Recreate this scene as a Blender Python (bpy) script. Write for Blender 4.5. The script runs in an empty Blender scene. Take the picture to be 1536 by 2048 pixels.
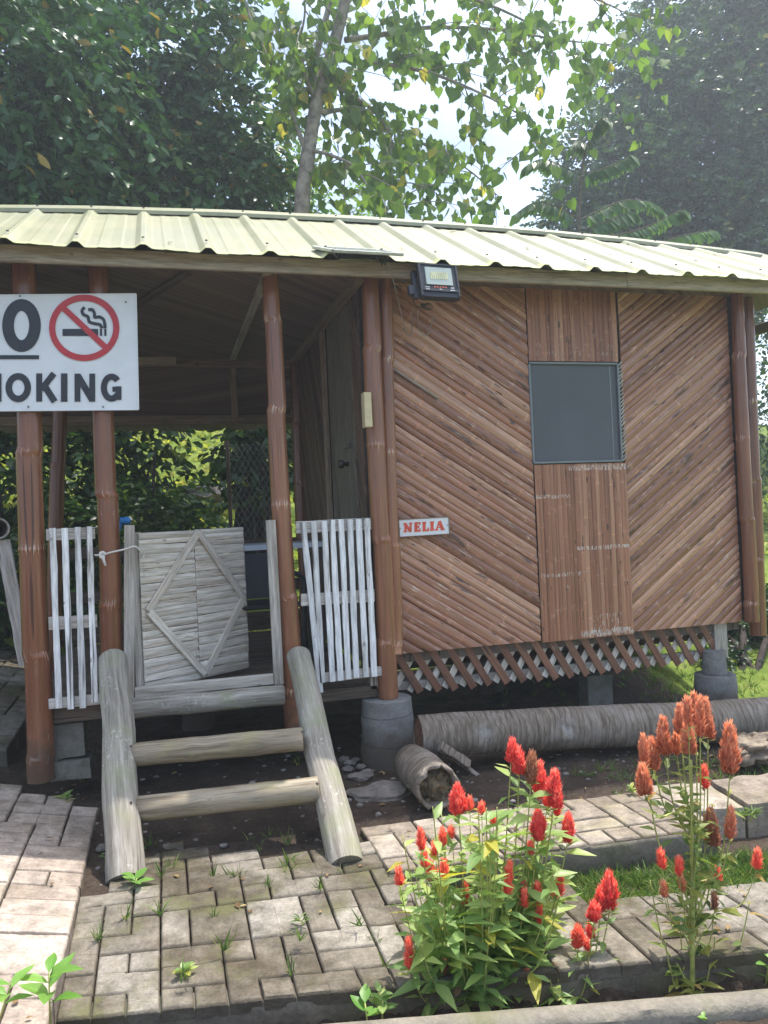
import bpy, math, random
import numpy as np
from mathutils import Vector, Matrix, noise
sin, cos, rad, PI = math.sin, math.cos, math.radians, math.pi

# ------------------------------------------------------------------ camera, world, sun, exposure
F = 1560.0; YAW = rad(15.75); ROLL = rad(-2.6); PITCH = rad(.5)
fw = np.array([sin(YAW)*cos(PITCH), cos(YAW)*cos(PITCH), sin(PITCH)])
r0 = np.array([cos(YAW), -sin(YAW), 0.]); u0 = np.cross(r0, fw)
R = r0*cos(ROLL)+u0*sin(ROLL); U = u0*cos(ROLL)-r0*sin(ROLL)
C = np.array([-1.18497, -4.57777, 1.45])
S = bpy.context.scene
cd = bpy.data.cameras.new("camera"); cam = bpy.data.objects.new("camera", cd)
S.collection.objects.link(cam); S.camera = cam
m4 = Matrix.Identity(4)
for i in range(3):
    m4[i][0] = R[i]; m4[i][1] = U[i]; m4[i][2] = -fw[i]; m4[i][3] = C[i]
cam.matrix_world = m4
cd.sensor_fit = 'HORIZONTAL'; cd.sensor_width = 36; cd.lens = 36*F/1536
cd.clip_start = .05; cd.clip_end = 2000
S.render.resolution_x = 768; S.render.resolution_y = 1024

SUN = Vector((.30, .17, .94)).normalized()
W = bpy.data.worlds.new("World"); S.world = W; W.use_nodes = True
nt = W.node_tree; nt.nodes.clear()
out = nt.nodes.new('ShaderNodeOutputWorld'); bg = nt.nodes.new('ShaderNodeBackground')
sky = nt.nodes.new('ShaderNodeTexSky'); sky.sky_type = 'NISHITA'; sky.sun_disc = False
sky.sun_elevation = math.asin(SUN.z); sky.sun_rotation = math.atan2(SUN.x, SUN.y)
sky.dust_density = 2.5; sky.air_density = 1.1
bg.inputs[1].default_value = .15
tc = nt.nodes.new('ShaderNodeTexCoord'); mp = nt.nodes.new('ShaderNodeMapping'); mp.inputs['Scale'].default_value = (1, 1, 2.2)
nz = nt.nodes.new('ShaderNodeTexNoise'); nz.inputs['Scale'].default_value = 2.3; nz.inputs['Detail'].default_value = 7; nz.inputs['Roughness'].default_value = .55
rp = nt.nodes.new('ShaderNodeValToRGB'); rp.color_ramp.elements[0].position = .46; rp.color_ramp.elements[1].position = .62
mx = nt.nodes.new('ShaderNodeMix'); mx.data_type = 'RGBA'; mx.inputs[7].default_value = (3.7, 4.1, 4.9, 1)
sx_ = nt.nodes.new('ShaderNodeSeparateXYZ'); nt.links.new(tc.outputs['Generated'], sx_.inputs[0])
cr_ = nt.nodes.new('ShaderNodeValToRGB'); cr_.color_ramp.elements[0].position = .62; cr_.color_ramp.elements[1].position = .80
cr_.color_ramp.elements[0].color = (.27, .34, .48, 1); cr_.color_ramp.elements[1].color = (.90, .96, 1.0, 1)
cm_ = nt.nodes.new('ShaderNodeVectorMath'); cm_.operation = 'SCALE'; cm_.inputs['Scale'].default_value = 5.4
nt.links.new(sx_.outputs[2], cr_.inputs[0]); nt.links.new(cr_.outputs[0], cm_.inputs[0]); nt.links.new(cm_.outputs[0], mx.inputs[7])
nt.links.new(tc.outputs['Generated'], mp.inputs[0]); nt.links.new(mp.outputs[0], nz.inputs['Vector'])
nt.links.new(nz.outputs[0], rp.inputs[0]); nt.links.new(rp.outputs[0], mx.inputs[0])
nt.links.new(sky.outputs[0], mx.inputs[6]); nt.links.new(mx.outputs[2], bg.inputs[0]); nt.links.new(bg.outputs[0], out.inputs[0])
sl = bpy.data.lights.new("sun", 'SUN'); sl.energy = 2.35; sl.angle = rad(.5); sl.color = (1, .95, .87)
so = bpy.data.objects.new("sun", sl); S.collection.objects.link(so)
so.rotation_euler = SUN.to_track_quat('Z', 'Y').to_euler()
S.view_settings.view_transform = 'Standard'; S.view_settings.look = 'None'
S.view_settings.exposure = 1.5; S.view_settings.gamma = 1
S.cycles.max_bounces = 6; S.cycles.diffuse_bounces = 4; S.cycles.transparent_max_bounces = 8

# ------------------------------------------------------------------ pixel -> world helpers (measuring the place)
def ray(x, y): return fw+R*((x-768)/F)-U*((y-1024)/F)
def oY(x, y, v): d = ray(x, y); return C+d*((v-C[1])/d[1])
def oZ(x, y, v): d = ray(x, y); return C+d*((v-C[2])/d[2])
def oX(x, y, v): d = ray(x, y); return C+d*((v-C[0])/d[0])
def oP(x, y, p, n): d = ray(x, y); return C+d*(np.dot(np.array(p)-C, n)/np.dot(d, n))
rnd = random.Random(7)
def N(*a): return np.array(a, float)
def nrm(v): v = np.array(v, float); return v/(np.linalg.norm(v)+1e-12)

# ------------------------------------------------------------------ mesh builder
ORG = {}
def tag(o, label=None, cat=None, group=None, kind=None):
    if label: o['label'] = label
    if cat: o['category'] = cat
    if group: o['group'] = group
    if kind: o['kind'] = kind
    return o
def thing(name, loc, label, cat, group=None):
    o = bpy.data.objects.new(name, None); S.collection.objects.link(o)
    o.location = tuple(map(float, loc)); o.empty_display_size = .1; ORG[o.name] = np.array(loc, float)
    return tag(o, label, cat, group)
def finish(me, name, mat, parent, loc, smooth, sharp=None):
    me.materials.append(mat)
    o = bpy.data.objects.new(name, me); S.collection.objects.link(o)
    if parent is not None:
        o.parent = parent; ORG[o.name] = ORG[parent.name]
    else:
        o.location = tuple(map(float, loc)); ORG[o.name] = np.array(loc, float)
    if smooth: me.shade_smooth()
    else: me.shade_flat()
    if sharp is not None: me.set_sharp_from_angle(angle=rad(sharp))
    return o
class MB:
    def __init__(s): s.v = []; s.f = []; s.st = []; s.mk = []
    def add(s, vs, fs, st=None, mk=None):
        b = len(s.v); s.v += [tuple(map(float, p)) for p in vs]
        s.f += [tuple(b+i for i in f) for f in fs]
        n = len(vs)
        s.st += list(st) if st is not None else [(0, 0, 0)]*n
        s.mk += list(mk) if mk is not None else [(0, 0, 0)]*n
    def build(s, name, mat, parent=None, loc=None, smooth=False, sharp=None):
        v = np.array(s.v, float)
        if parent is not None: og = ORG[parent.name]
        else:
            if loc is None: loc = (v[:, 0].mean(), v[:, 1].mean(), v[:, 2].min())
            og = np.array(loc, float)
        me = bpy.data.meshes.new(name); me.from_pydata([tuple(p) for p in (v-og)], [], s.f)
        a = me.attributes.new('st', 'FLOAT_VECTOR', 'POINT'); a.data.foreach_set('vector', np.array(s.st, float).ravel())
        a = me.attributes.new('mk', 'FLOAT_VECTOR', 'POINT'); a.data.foreach_set('vector', np.array(s.mk, float).ravel())
        me.update()
        return finish(me, name, mat, parent, loc if parent is None else None, smooth, sharp)
    # box along an axis from p to q, width w (along 'side'), thickness t (along 'nor')
    def beam(s, p, q, w, t, nor=(0, -1, 0), bev=.003, seed=None, seg=1, wob=0):
        p = np.array(p, float); q = np.array(q, float); L = np.linalg.norm(q-p); d = (q-p)/L
        nor = nrm(nor); side = nrm(np.cross(d, nor)); nor = nrm(np.cross(side, d))
        r = rnd.random() if seed is None else seed; ou = rnd.uniform(0, 30)
        b = min(bev, w*.3, t*.3)
        prof = [(-w/2+b, -t/2), (w/2-b, -t/2), (w/2, -t/2+b), (w/2, t/2-b), (w/2-b, t/2), (-w/2+b, t/2), (-w/2, t/2-b), (-w/2, -t/2+b)]
        vs = []; st = []; K = len(prof)
        for i in range(seg+1):
            k = i/seg; c = p+d*L*k; ww = 1+(rnd.uniform(-wob, wob) if 0 < i < seg else 0)
            off = side*(rnd.uniform(-wob, wob)*w*.5 if 0 < i < seg else 0)
            for (a, h) in prof:
                vs.append(c+off+side*a*ww+nor*h); st.append((ou+L*k, a+h, r))
        fs = []
        for i in range(seg):
            for j in range(K):
                a = i*K+j; b2 = i*K+(j+1) % K
                fs.append((a, b2, b2+K, a+K))
        fs.append(tuple(range(K))[::-1]); fs.append(tuple(seg*K+j for j in range(K)))
        s.add(vs, fs, st)
    def tube(s, pts, rads, n=10, cap=True, seed=None, mk=0, dome=False, u0=None, flat=1.0):
        pts = [np.array(p, float) for p in pts]; m = len(pts)
        if np.isscalar(rads): rads = [rads]*m
        r = rnd.random() if seed is None else seed; u = rnd.uniform(0, 30) if u0 is None else u0
        t0 = nrm(pts[1]-pts[0]); a = np.cross(t0, (0, 0, 1) if abs(t0[2]) < .9 else (1, 0, 0)); a = nrm(a)
        vs = []; st = []; mks = []
        for i in range(m):
            t = nrm((pts[min(i+1, m-1)]-pts[max(i-1, 0)])); a = nrm(a-t*np.dot(a, t)); b = np.cross(t, a)
            if i: u += np.linalg.norm(pts[i]-pts[i-1])
            for j in range(n):
                th = 2*PI*j/n
                vs.append(pts[i]+(a*cos(th)+b*sin(th)*flat)*rads[i]); st.append((u, abs(j/n-.5)*2*PI*rads[i], r)); mks.append((mk, 0, 0))
        fs = [(i*n+j, i*n+(j+1) % n, (i+1)*n+(j+1) % n, (i+1)*n+j) for i in range(m-1) for j in range(n)]
        if cap: fs += [tuple(range(n))[::-1], tuple((m-1)*n+j for j in range(n))]
        s.add(vs, fs, st, mks)
    def poly(s, pts, thick, nor):           # flat polygon given thickness
        pts = [np.array(p, float) for p in pts]; n = len(pts); nor = nrm(nor)
        vs = pts+[p-nor*thick for p in pts]
        fs = [tuple(range(n)), tuple(range(2*n-1, n-1, -1))]+[(i, i+n, (i+1) % n+n, (i+1) % n) for i in range(n)]
        s.add(vs, fs, [(p[0], p[2], 0) for p in vs])
    def box(s, lo, hi, bev=0.0):
        p = N((lo[0]+hi[0])/2, (lo[1]+hi[1])/2, lo[2]); q = N(p[0], p[1], hi[2])
        s.beam(p, q, hi[0]-lo[0], hi[1]-lo[1], (0, -1, 0), bev or .002)

# ------------------------------------------------------------------ materials
MT = {}
class NT:
    def __init__(s, name):
        m = bpy.data.materials.new(name); m.use_nodes = True; s.m = m; s.t = m.node_tree; s.t.nodes.clear(); MT[name] = m
        s.out = s.n('ShaderNodeOutputMaterial')
    def n(s, typ, **k):
        x = s.t.nodes.new(typ)
        for a, b in k.items(): setattr(x, a, b)
        return x
    def l(s, a, b): s.t.links.new(a, b)
    def set(s, inp, v):
        if hasattr(v, 'links') or isinstance(v, bpy.types.NodeSocket): s.l(v, inp)
        else:
            if hasattr(inp.default_value, '__len__') and not hasattr(v, '__len__'): v = (v, v, v)
            if hasattr(inp.default_value, '__len__') and len(inp.default_value) == 4 and len(v) == 3: v = tuple(v)+(1,)
            inp.default_value = v
    def math(s, op, a, b=0.0, c=0.0, clamp=False):
        x = s.n('ShaderNodeMath', operation=op, use_clamp=clamp); s.set(x.inputs[0], a); s.set(x.inputs[1], b); s.set(x.inputs[2], c); return x.outputs[0]
    def mix(s, f, a, b, mode='MIX'):
        x = s.n('ShaderNodeMix', data_type='RGBA', blend_type=mode); s.set(x.inputs[0], f); s.set(x.inputs[6], a); s.set(x.inputs[7], b); return x.outputs[2]
    def attr(s, name): return s.n('ShaderNodeAttribute', attribute_name=name).outputs['Vector']
    def sep(s, v): x = s.n('ShaderNodeSeparateXYZ'); s.l(v, x.inputs[0]); return x.outputs
    def comb(s, a, b, c): x = s.n('ShaderNodeCombineXYZ'); s.set(x.inputs[0], a); s.set(x.inputs[1], b); s.set(x.inputs[2], c); return x.outputs[0]
    def noise(s, vec, scale, detail=4, rough=.55, dist=0):
        x = s.n('ShaderNodeTexNoise'); s.l(vec, x.inputs['Vector']); x.inputs['Scale'].default_value = scale
        x.inputs['Detail'].default_value = detail; x.inputs['Roughness'].default_value = rough; x.inputs['Distortion'].default_value = dist; return x.outputs[0]
    def voro(s, vec, scale, feature='F1', out=0):
        x = s.n('ShaderNodeTexVoronoi', feature=feature); s.l(vec, x.inputs['Vector']); x.inputs['Scale'].default_value = scale; return x.outputs[out]
    def ramp(s, f, stops):
        x = s.n('ShaderNodeValToRGB'); e = x.color_ramp.elements
        while len(e) < len(stops): e.new(.5)
        for i, (p, c) in enumerate(stops):
            e[i].position = p; e[i].color = (c, c, c, 1) if np.isscalar(c) else tuple(c)+(1,)
        s.set(x.inputs[0], f); return x.outputs[0]
    def pos(s): return s.n('ShaderNodeNewGeometry').outputs['Position']
    def bump(s, h, strength=.5, dist=.01):
        x = s.n('ShaderNodeBump'); s.l(h, x.inputs['Height']); x.inputs['Strength'].default_value = strength; x.inputs['Distance'].default_value = dist; return x.outputs[0]
    def bsdf(s, col, rough=.6, spec=.4, metal=0, normal=None, **k):
        x = s.n('ShaderNodeBsdfPrincipled'); s.set(x.inputs['Base Color'], col); s.set(x.inputs['Roughness'], rough)
        x.inputs['Specular IOR Level'].default_value = spec; x.inputs['Metallic'].default_value = metal
        if normal is not None: s.l(normal, x.inputs['Normal'])
        for a, b in k.items(): s.set(x.inputs[a], b)
        s.l(x.outputs[0], s.out.inputs[0]); return x
def stv(t):
    u, v, r = t.sep(t.attr('st')); return u, v, r

def bamboo_mat(name, c1, c2, c3, pale, node_len=.38, rough=.36, scratch=.72, streak=70, darkth=.66):
    t = NT(name); u, v, r = stv(t)
    vs = t.comb(t.math('MULTIPLY', u, 1.6), t.math('MULTIPLY', v, streak), t.math('MULTIPLY', r, 37.))
    st = t.noise(vs, 1.0, 5, .6)
    col = t.ramp(r, [(0, c1), (.5, c2), (1, c3)])
    col = t.mix(t.ramp(st, [(.3, 0), (.7, 1)]), t.mix(1, col, (.62, .60, .60), 'MULTIPLY'), t.mix(1, col, (1.22, 1.2, 1.18), 'MULTIPLY'))
    big = t.noise(t.comb(t.math('MULTIPLY', u, 3), t.math('MULTIPLY', v, 14), t.math('MULTIPLY', r, 91.)), 1.0, 4, .6)
    col = t.mix(t.ramp(big, [(darkth-.08, 0), (darkth, .75)]), col, (.05, .03, .028))
    # node rings
    fr = t.math('FRACT', t.math('ADD', t.math('DIVIDE', u, node_len), t.math('MULTIPLY', r, 7.3)))
    dn = t.math('MULTIPLY', t.math('ABSOLUTE', t.math('SUBTRACT', fr, .5)), node_len)
    wob = t.math('MULTIPLY', t.noise(vs, 2.0, 2), .006)
    ring = t.math('SUBTRACT', 1, t.ramp(t.math('ADD', dn, wob), [(.0045, 0), (.010, 1)]))
    ragg = t.noise(t.comb(t.math('MULTIPLY', u, 18), t.math('MULTIPLY', v, 180), r), 1.0, 3)
    zone = t.math('SUBTRACT', 1, t.ramp(dn, [(.01, 0), (.035, 1)]))
    chip = t.math('MULTIPLY', zone, t.ramp(ragg, [(.60, 0), (.68, 1)]))
    col = t.mix(t.math('MULTIPLY', ring, .55), col, t.mix(1, col, (1.7, 1.5, 1.3), 'MULTIPLY'))
    col = t.mix(t.math('MULTIPLY', chip, .75), col, pale)
    if node_len > 9:
        mr = t.sep(t.attr('mk')); col = t.mix(t.math('MULTIPLY', mr[0], .5), col, t.mix(1, col, (1.6, 1.45, 1.35), 'MULTIPLY'))
        rg = t.noise(t.comb(t.math('MULTIPLY', u, 9), t.math('MULTIPLY', v, 110), r), 1.0, 3)
        col = t.mix(t.math('MULTIPLY', t.math('MULTIPLY', mr[1], t.ramp(rg, [(.56, 0), (.63, 1)])), .8), col, pale)
    sc = t.noise(t.comb(t.math('MULTIPLY', u, 7), t.math('MULTIPLY', v, 130), t.math('MULTIPLY', r, 13.)), 1.0, 2, .5)
    col = t.mix(t.math('MULTIPLY', t.ramp(sc, [(scratch, 0), (scratch+.03, 1)]), .7), col, pale)
    nail = t.noise(t.comb(t.math('MULTIPLY', u, 11), t.math('MULTIPLY', v, 45), t.math('MULTIPLY', r, 53.)), 1.0, 1, .4)
    col = t.mix(t.math('MULTIPLY', t.ramp(nail, [(.70, 0), (.74, 1)] if node_len < 9 else [(.86, 0), (.9, 1)]), .8), col, (.03, .02, .02))
    if name == 'bamboo_column':
        ps = t.sep(t.pos()); rg = t.noise(t.comb(t.math('MULTIPLY', ps[0], 130), t.math('MULTIPLY', ps[2], 22), 1.), 1.0, 3)
        for (xa, xb, za, hw, th) in ((1.11, 1.36, 1.545, .012, .50), (1.40, 1.79, 1.200, .012, .50), (1.13, 1.46, 1.035, .012, .52), (1.36, 1.79, 1.725, .016, .50), (1.47, 1.70, .70, .06, .58), (1.4, 1.79, .64, .02, .48), (1.11, 1.79, 2.50, .04, .62)):
            mx_ = t.math('MULTIPLY', t.math('COMPARE', ps[0], (xa+xb)/2, (xb-xa)/2), t.math('COMPARE', t.math('ADD', ps[2], t.math('MULTIPLY', t.noise(t.pos(), 8., 2), .03)), za+.015, hw))
            col = t.mix(t.math('MULTIPLY', mx_, t.ramp(rg, [(th, 0), (th+.04, .9)])), col, (.62, .55, .47))
    h = t.math('ADD', t.math('MULTIPLY', st, .35), t.math('MULTIPLY', ring, .8))
    if node_len > 9:
        pz = t.math('ADD', t.sep(t.pos())[2], t.math('MULTIPLY', t.noise(t.pos(), 18., 4), -.45)); col = t.mix(t.ramp(pz, [(.0, .8), (.22, 0)]), col, (.085, .06, .042))
        spl = t.noise(t.comb(t.math('MULTIPLY', u, 1.1), t.math('MULTIPLY', v, 60), t.math('MULTIPLY', r, 7.)), 1.0, 1, .3)
        col = t.mix(t.math('MULTIPLY', t.ramp(spl, [(.27, 1), (.295, 0)]), .8), col, (.05, .025, .018))
    ro = t.math('ADD', rough-.08, t.math('MULTIPLY', st, .2))
    t.bsdf(col, ro, .5, normal=t.bump(h, .5, .003))
    return t.m
bamboo_mat('bamboo_wall', (.27, .120, .070), (.40, .188, .110), (.54, .300, .185), (.74, .62, .47), .40, .28, .665, darkth=.68)
bamboo_mat('bamboo_column', (.28, .118, .062), (.38, .17, .092), (.50, .26, .15), (.62, .50, .36), .33, .42, .74, 90, .72)
bamboo_mat('bamboo_post', (.20, .078, .040), (.25, .102, .053), (.31, .14, .076), (.62, .50, .38), 40., .22, .735, 30, .80)
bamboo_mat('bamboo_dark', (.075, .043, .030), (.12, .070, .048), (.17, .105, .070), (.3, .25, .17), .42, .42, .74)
bamboo_mat('lattice_brown', (.15, .062, .035), (.21, .092, .052), (.27, .125, .072), (.5, .4, .28), 2., .5, .74)

def wood_mat(name, ca, cb, cc, rough=.75, lo=.35, hi=.65, streak=45, spots=None, green=None, bumpk=.5, sp=.2, knots=True):
    t = NT(name); u, v, r = stv(t); o = t.math('MULTIPLY', r, 57.)
    vs = t.comb(t.math('MULTIPLY', u, 2.2), t.math('MULTIPLY', v, streak), o)
    a = t.noise(vs, 1.0, 6, .65); b = t.noise(t.comb(t.math('MULTIPLY', u, 9), t.math('MULTIPLY', v, streak*3), o), 1.0, 4, .6)
    col = t.ramp(a, [(lo, ca), ((lo+hi)/2, cb), (hi, cc)])
    col = t.mix(.55, col, t.mix(1, col, t.ramp(b, [(.3, .45), (.65, 1.25)]), 'MULTIPLY'))
    col = t.mix(.5, col, t.mix(1, col, t.ramp(r, [(0, .72), (1, 1.2)]), 'MULTIPLY'))
    crack = t.ramp(t.noise(t.comb(t.math('MULTIPLY', u, 1.3), t.math('MULTIPLY', v, streak*1.6), t.math('ADD', o, 9)), 1.0, 2, .4), [(.28, 1), (.325, 0)])
    col = t.mix(t.math('MULTIPLY', crack, .75), col, (.05, .038, .03))
    p = t.pos()
    if knots:
        kn = t.noise(t.comb(t.math('MULTIPLY', u, 14), t.math('MULTIPLY', v, 30), o), 1.0, 2, .5)
        col = t.mix(t.math('MULTIPLY', t.ramp(kn, [(.70, 0), (.76, 1)]), .6), col, (.12, .075, .05))
    if green is not None:
        g = t.noise(p, 5.0, 5, .6); col = t.mix(t.math('MULTIPLY', t.ramp(g, [(.48, 0), (.66, 1)]), .55), col, green)
    if spots is not None:
        g = t.noise(p, 55.0, 3, .5); g2 = t.noise(p, 4.0, 2, .5)
        col = t.mix(t.math('MULTIPLY', t.ramp(g, [(.60, 0), (.68, .8)]), t.ramp(g2, [(.46, 0), (.66, .7)])), col, spots)
    h = t.math('SUBTRACT', t.math('ADD', t.math('MULTIPLY', a, .5), t.math('MULTIPLY', b, .35)), t.math('MULTIPLY', crack, .7))
    t.bsdf(col, rough, sp, normal=t.bump(h, bumpk, .004)); return t.m
wood_mat('painted_white', (.30, .25, .19), (.60, .585, .55), (.78, .77, .75), .7, .30, .50, 25)
wood_mat('weathered_board', (.28, .24, .19), (.46, .41, .35), (.60, .56, .50), .8, .3, .7, 45)
wood_mat('gate_bamboo', (.42, .34, .25), (.62, .54, .44), (.76, .71, .62), .65, .28, .62, 40)
wood_mat('ladder_wood', (.16, .14, .115), (.30, .27, .225), (.43, .40, .345), .85, .3, .68, 40, spots=(.68, .67, .60), green=(.24, .26, .14), bumpk=.7)
wood_mat('tread_wood', (.13, .10, .07), (.26, .215, .15), (.38, .33, .25), .75, .3, .68, 40, green=(.30, .27, .12), bumpk=.6)
wood_mat('fascia_wood', (.27, .215, .155), (.40, .33, .245), (.50, .42, .33), .7, .3, .7, 30)
wood_mat('inner_wood', (.18, .135, .09), (.28, .21, .145), (.36, .28, .20), .7, .3, .7, 40)
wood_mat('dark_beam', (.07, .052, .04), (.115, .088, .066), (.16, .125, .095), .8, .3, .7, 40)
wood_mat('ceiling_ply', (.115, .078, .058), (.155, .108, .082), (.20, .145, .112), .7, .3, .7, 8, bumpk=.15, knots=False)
wood_mat('door_wood', (.13, .11, .085), (.175, .15, .12), (.22, .19, .155), .5, .3, .7, 10, bumpk=.2, sp=.3, knots=False)
wood_mat('driftwood', (.11, .085, .06), (.22, .175, .13), (.34, .28, .21), .85, .3, .7, 30, bumpk=.8)

t = NT('roof_metal'); p = t.pos(); u, v, r = stv(t)
a = t.noise(p, 2.2, 5, .6); b = t.noise(t.comb(t.math('MULTIPLY', u, 24), t.math('MULTIPLY', v, 1.5), 0), 1., 4, .6)
c = t.ramp(a, [(.3, (.255, .26, .145)), (.55, (.315, .31, .185)), (.75, (.355, .33, .225))])
c = t.mix(.45, c, t.mix(1, c, t.ramp(b, [(.3, .78), (.7, 1.1)]), 'MULTIPLY'))
c = t.mix(t.ramp(v, [(.0, .7), (.05, 0)]), c, (.60, .60, .22))
c = t.mix(t.math('MULTIPLY', t.ramp(t.noise(p, 26., 4), [(.60, 0), (.7, 1)]), .4), c, (.22, .17, .10)); c = t.mix(t.math('MULTIPLY', t.ramp(t.noise(p, 1.3, 4), [(.5, 0), (.62, 1)]), .35), c, (.26, .27, .22))
t.bsdf(c, .38, .5, .0, normal=t.bump(a, .1, .01))
def simple(name, col, rough=.6, spec=.4, metal=0, var=.25, scale=20, bumpk=.2):
    t = NT(name); p = t.pos(); a = t.noise(p, scale, 4, .6)
    c = t.mix(1, col, t.ramp(a, [(.3, 1-var), (.7, 1+var)]), 'MULTIPLY')
    t.bsdf(c, rough, spec, metal, normal=t.bump(a, bumpk, .003)); return t.m
simple('sign_white', (.74, .75, .74), .35, .5, var=.06, scale=6, bumpk=.02)
simple('sign_black', (.018, .02, .026), .4, .5, var=.2, bumpk=.02)
simple('sign_red', (.50, .03, .035), .4, .5, var=.12, bumpk=.02)
simple('letter_orange', (.70, .10, .05), .5, .4, var=.15, bumpk=.02)
simple('rusty_edge', (.26, .15, .10), .7, .3, var=.5, scale=60)
simple('black_plastic', (.018, .022, .028), .45, .5, var=.2)
simple('cable_black', (.03, .03, .03), .6, .4)
simple('cable_grey', (.30, .27, .24), .6, .4)
simple('rope', (.62, .58, .52), .8, .2, var=.3, scale=200)
simple('lamp_glass', (.42, .47, .42), .15, .6, var=.05, scale=6, bumpk=0)
simple('led_yellow', (.62, .60, .30), .4, .5)
simple('print_white', (.6, .6, .6), .5, .4)
simple('print_red', (.7, .15, .1), .5, .4)
simple('panel_silver', (.45, .46, .38), .4, .5, .3)
simple('panel_cells', (.13, .15, .22), .15, .6, 0, .3, 40, .02)
simple('screw', (.12, .11, .10), .5, .5, .4)
simple('box_cream', (.62, .52, .30), .5, .4, var=.1)
simple('door_metal', (.20, .18, .15), .35, .5, .8)
simple('knob_black', (.03, .025, .022), .2, .6)
simple('table_white', (.62, .66, .72), .4, .4, var=.05)
simple('chair_black', (.012, .014, .018), .5, .4)
simple('blue_plastic', (.03, .22, .55), .4, .5)
simple('fence_wire', (.20, .20, .21), .5, .5, .5)
simple('window_alu', (.20, .22, .22), .4, .5, .3, .1)
simple('inner_dark', (.05, .045, .04), .9, .1)
t = NT('window_screen'); p = t.pos(); a = t.noise(p, 3, 3); f = t.noise(p, 90, 2)
t.bsdf(t.mix(t.ramp(f, [(.35, 0), (.7, .5)]), t.ramp(a, [(.3, (.085, .09, .097)), (.7, (.105, .11, .12))]), (.125, .13, .14)), .5, .35)
def conc(name, ca, cb, stain=(.1, .09, .08), sc=6, crackk=.5, moss=None):
    t = NT(name); p = t.pos(); a = t.noise(p, sc, 6, .6); b = t.noise(p, 60, 4, .6)
    c = t.ramp(a, [(.3, ca), (.7, cb)]); c = t.mix(.6, c, t.mix(1, c, t.ramp(b, [(.3, .7), (.7, 1.2)]), 'MULTIPLY'))
    c = t.mix(t.math('MULTIPLY', t.ramp(t.noise(p, 9, 5, .7), [(.52, 0), (.68, 1)]), .6), c, stain)
    cr = t.voro(t.n('ShaderNodeVectorMath', operation='ADD').outputs[0], 3) if False else None
    if moss is not None: c = t.mix(t.math('MULTIPLY', t.ramp(t.noise(p, 3.5, 5, .65), [(.5, 0), (.64, 1)]), .7), c, moss)
    if name == 'pillar_concrete':
        pz = t.sep(p)[2]; c = t.mix(t.ramp(t.math('ADD', pz, t.math('MULTIPLY', a, -.25)), [(-.08, .85), (.10, 0)]), c, (.09, .07, .052))
        sm_ = t.math('ABSOLUTE', t.math('SUBTRACT', t.math('ADD', pz, t.math('MULTIPLY', t.noise(p, 6., 2), .03)), .30)); c = t.mix(t.ramp(sm_, [(.0, .7), (.005, 0)]), c, (.05, .05, .05))
        sm2 = t.math('ABSOLUTE', t.math('SUBTRACT', t.math('ADD', pz, t.math('MULTIPLY', t.noise(p, 5., 2), .04)), .14)); c = t.mix(t.ramp(sm2, [(.0, .7), (.005, 0)]), c, (.05, .05, .05))
    t.bsdf(c, .9, .2, normal=t.bump(t.math('ADD', a, t.math('MULTIPLY', b, .5)), crackk, .008)); return t.m
conc('pillar_concrete', (.17, .165, .155), (.28, .27, .255), (.13, .12, .10), 8, .7)
conc('kerb_concrete', (.15, .135, .11), (.28, .25, .20), (.11, .10, .07), 7, 1., (.14, .14, .07))
conc('block_concrete', (.16, .15, .125), (.28, .265, .23), (.09, .09, .07), 9, .9, (.10, .12, .07))
conc('riser_concrete', (.12, .105, .085), (.20, .175, .14), (.05, .05, .04), 6, .9, (.09, .10, .045))
conc('rock', (.14, .12, .105), (.30, .27, .24), (.08, .07, .06), 6, .9)
def paver_mat(name, cols, moss, mossk, damp):
    t = NT(name); u, v, r = stv(t); p = t.pos()
    c = t.ramp(r, cols); a = t.noise(p, 14, 6, .65); b = t.noise(p, 90, 4, .6); big = t.noise(p, 2.3, 5, .65)
    c = t.mix(.9, c, t.mix(1, c, t.ramp(a, [(.28, .45), (.72, 1.4)]), 'MULTIPLY'))
    c = t.mix(.6, c, t.mix(1, c, t.ramp(b, [(.3, .6), (.7, 1.25)]), 'MULTIPLY'))
    c = t.mix(t.math('MULTIPLY', t.ramp(big, [(.44, 0), (.60, 1)]), damp), c, t.mix(1, c, (.42, .38, .31), 'MULTIPLY'))
    c = t.mix(t.math('MULTIPLY', t.ramp(t.noise(p, 4.5, 6, .7), [(.52, 0), (.66, 1)]), mossk), c, moss)
    sep = t.sep(t.attr('mk')); c = t.mix(t.math('MULTIPLY', sep[0], .8), c, (.075, .06, .042))
    t.bsdf(c, .9, .2, normal=t.bump(t.math('ADD', a, t.math('MULTIPLY', b, .6)), .8, .006)); return t.m
paver_mat('paver_grey', [(0, (.15, .13, .10)), (.5, (.21, .185, .15)), (1, (.29, .265, .225))], (.115, .115, .05), .75, .9)
paver_mat('paver_sunny', [(0, (.23, .19, .15)), (.5, (.30, .255, .205)), (1, (.38, .33, .27))], (.34, .31, .16), .35, .35)
paver_mat('paver_pink', [(0, (.36, .295, .24)), (.5, (.41, .34, .285)), (1, (.47, .405, .345))], (.30, .25, .16), .25, .3)
t = NT('soil'); p = t.pos(); a = t.noise(p, 5, 8, .65); b = t.noise(p, 50, 5, .65); v1 = t.voro(p, 70)
c = t.ramp(a, [(.3, (.040, .030, .023)), (.6, (.080, .060, .046)), (.8, (.13, .10, .078))]); c = t.mix(.6, c, t.mix(1, c, t.ramp(b, [(.3, .5), (.7, 1.5)]), 'MULTIPLY'))
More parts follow.
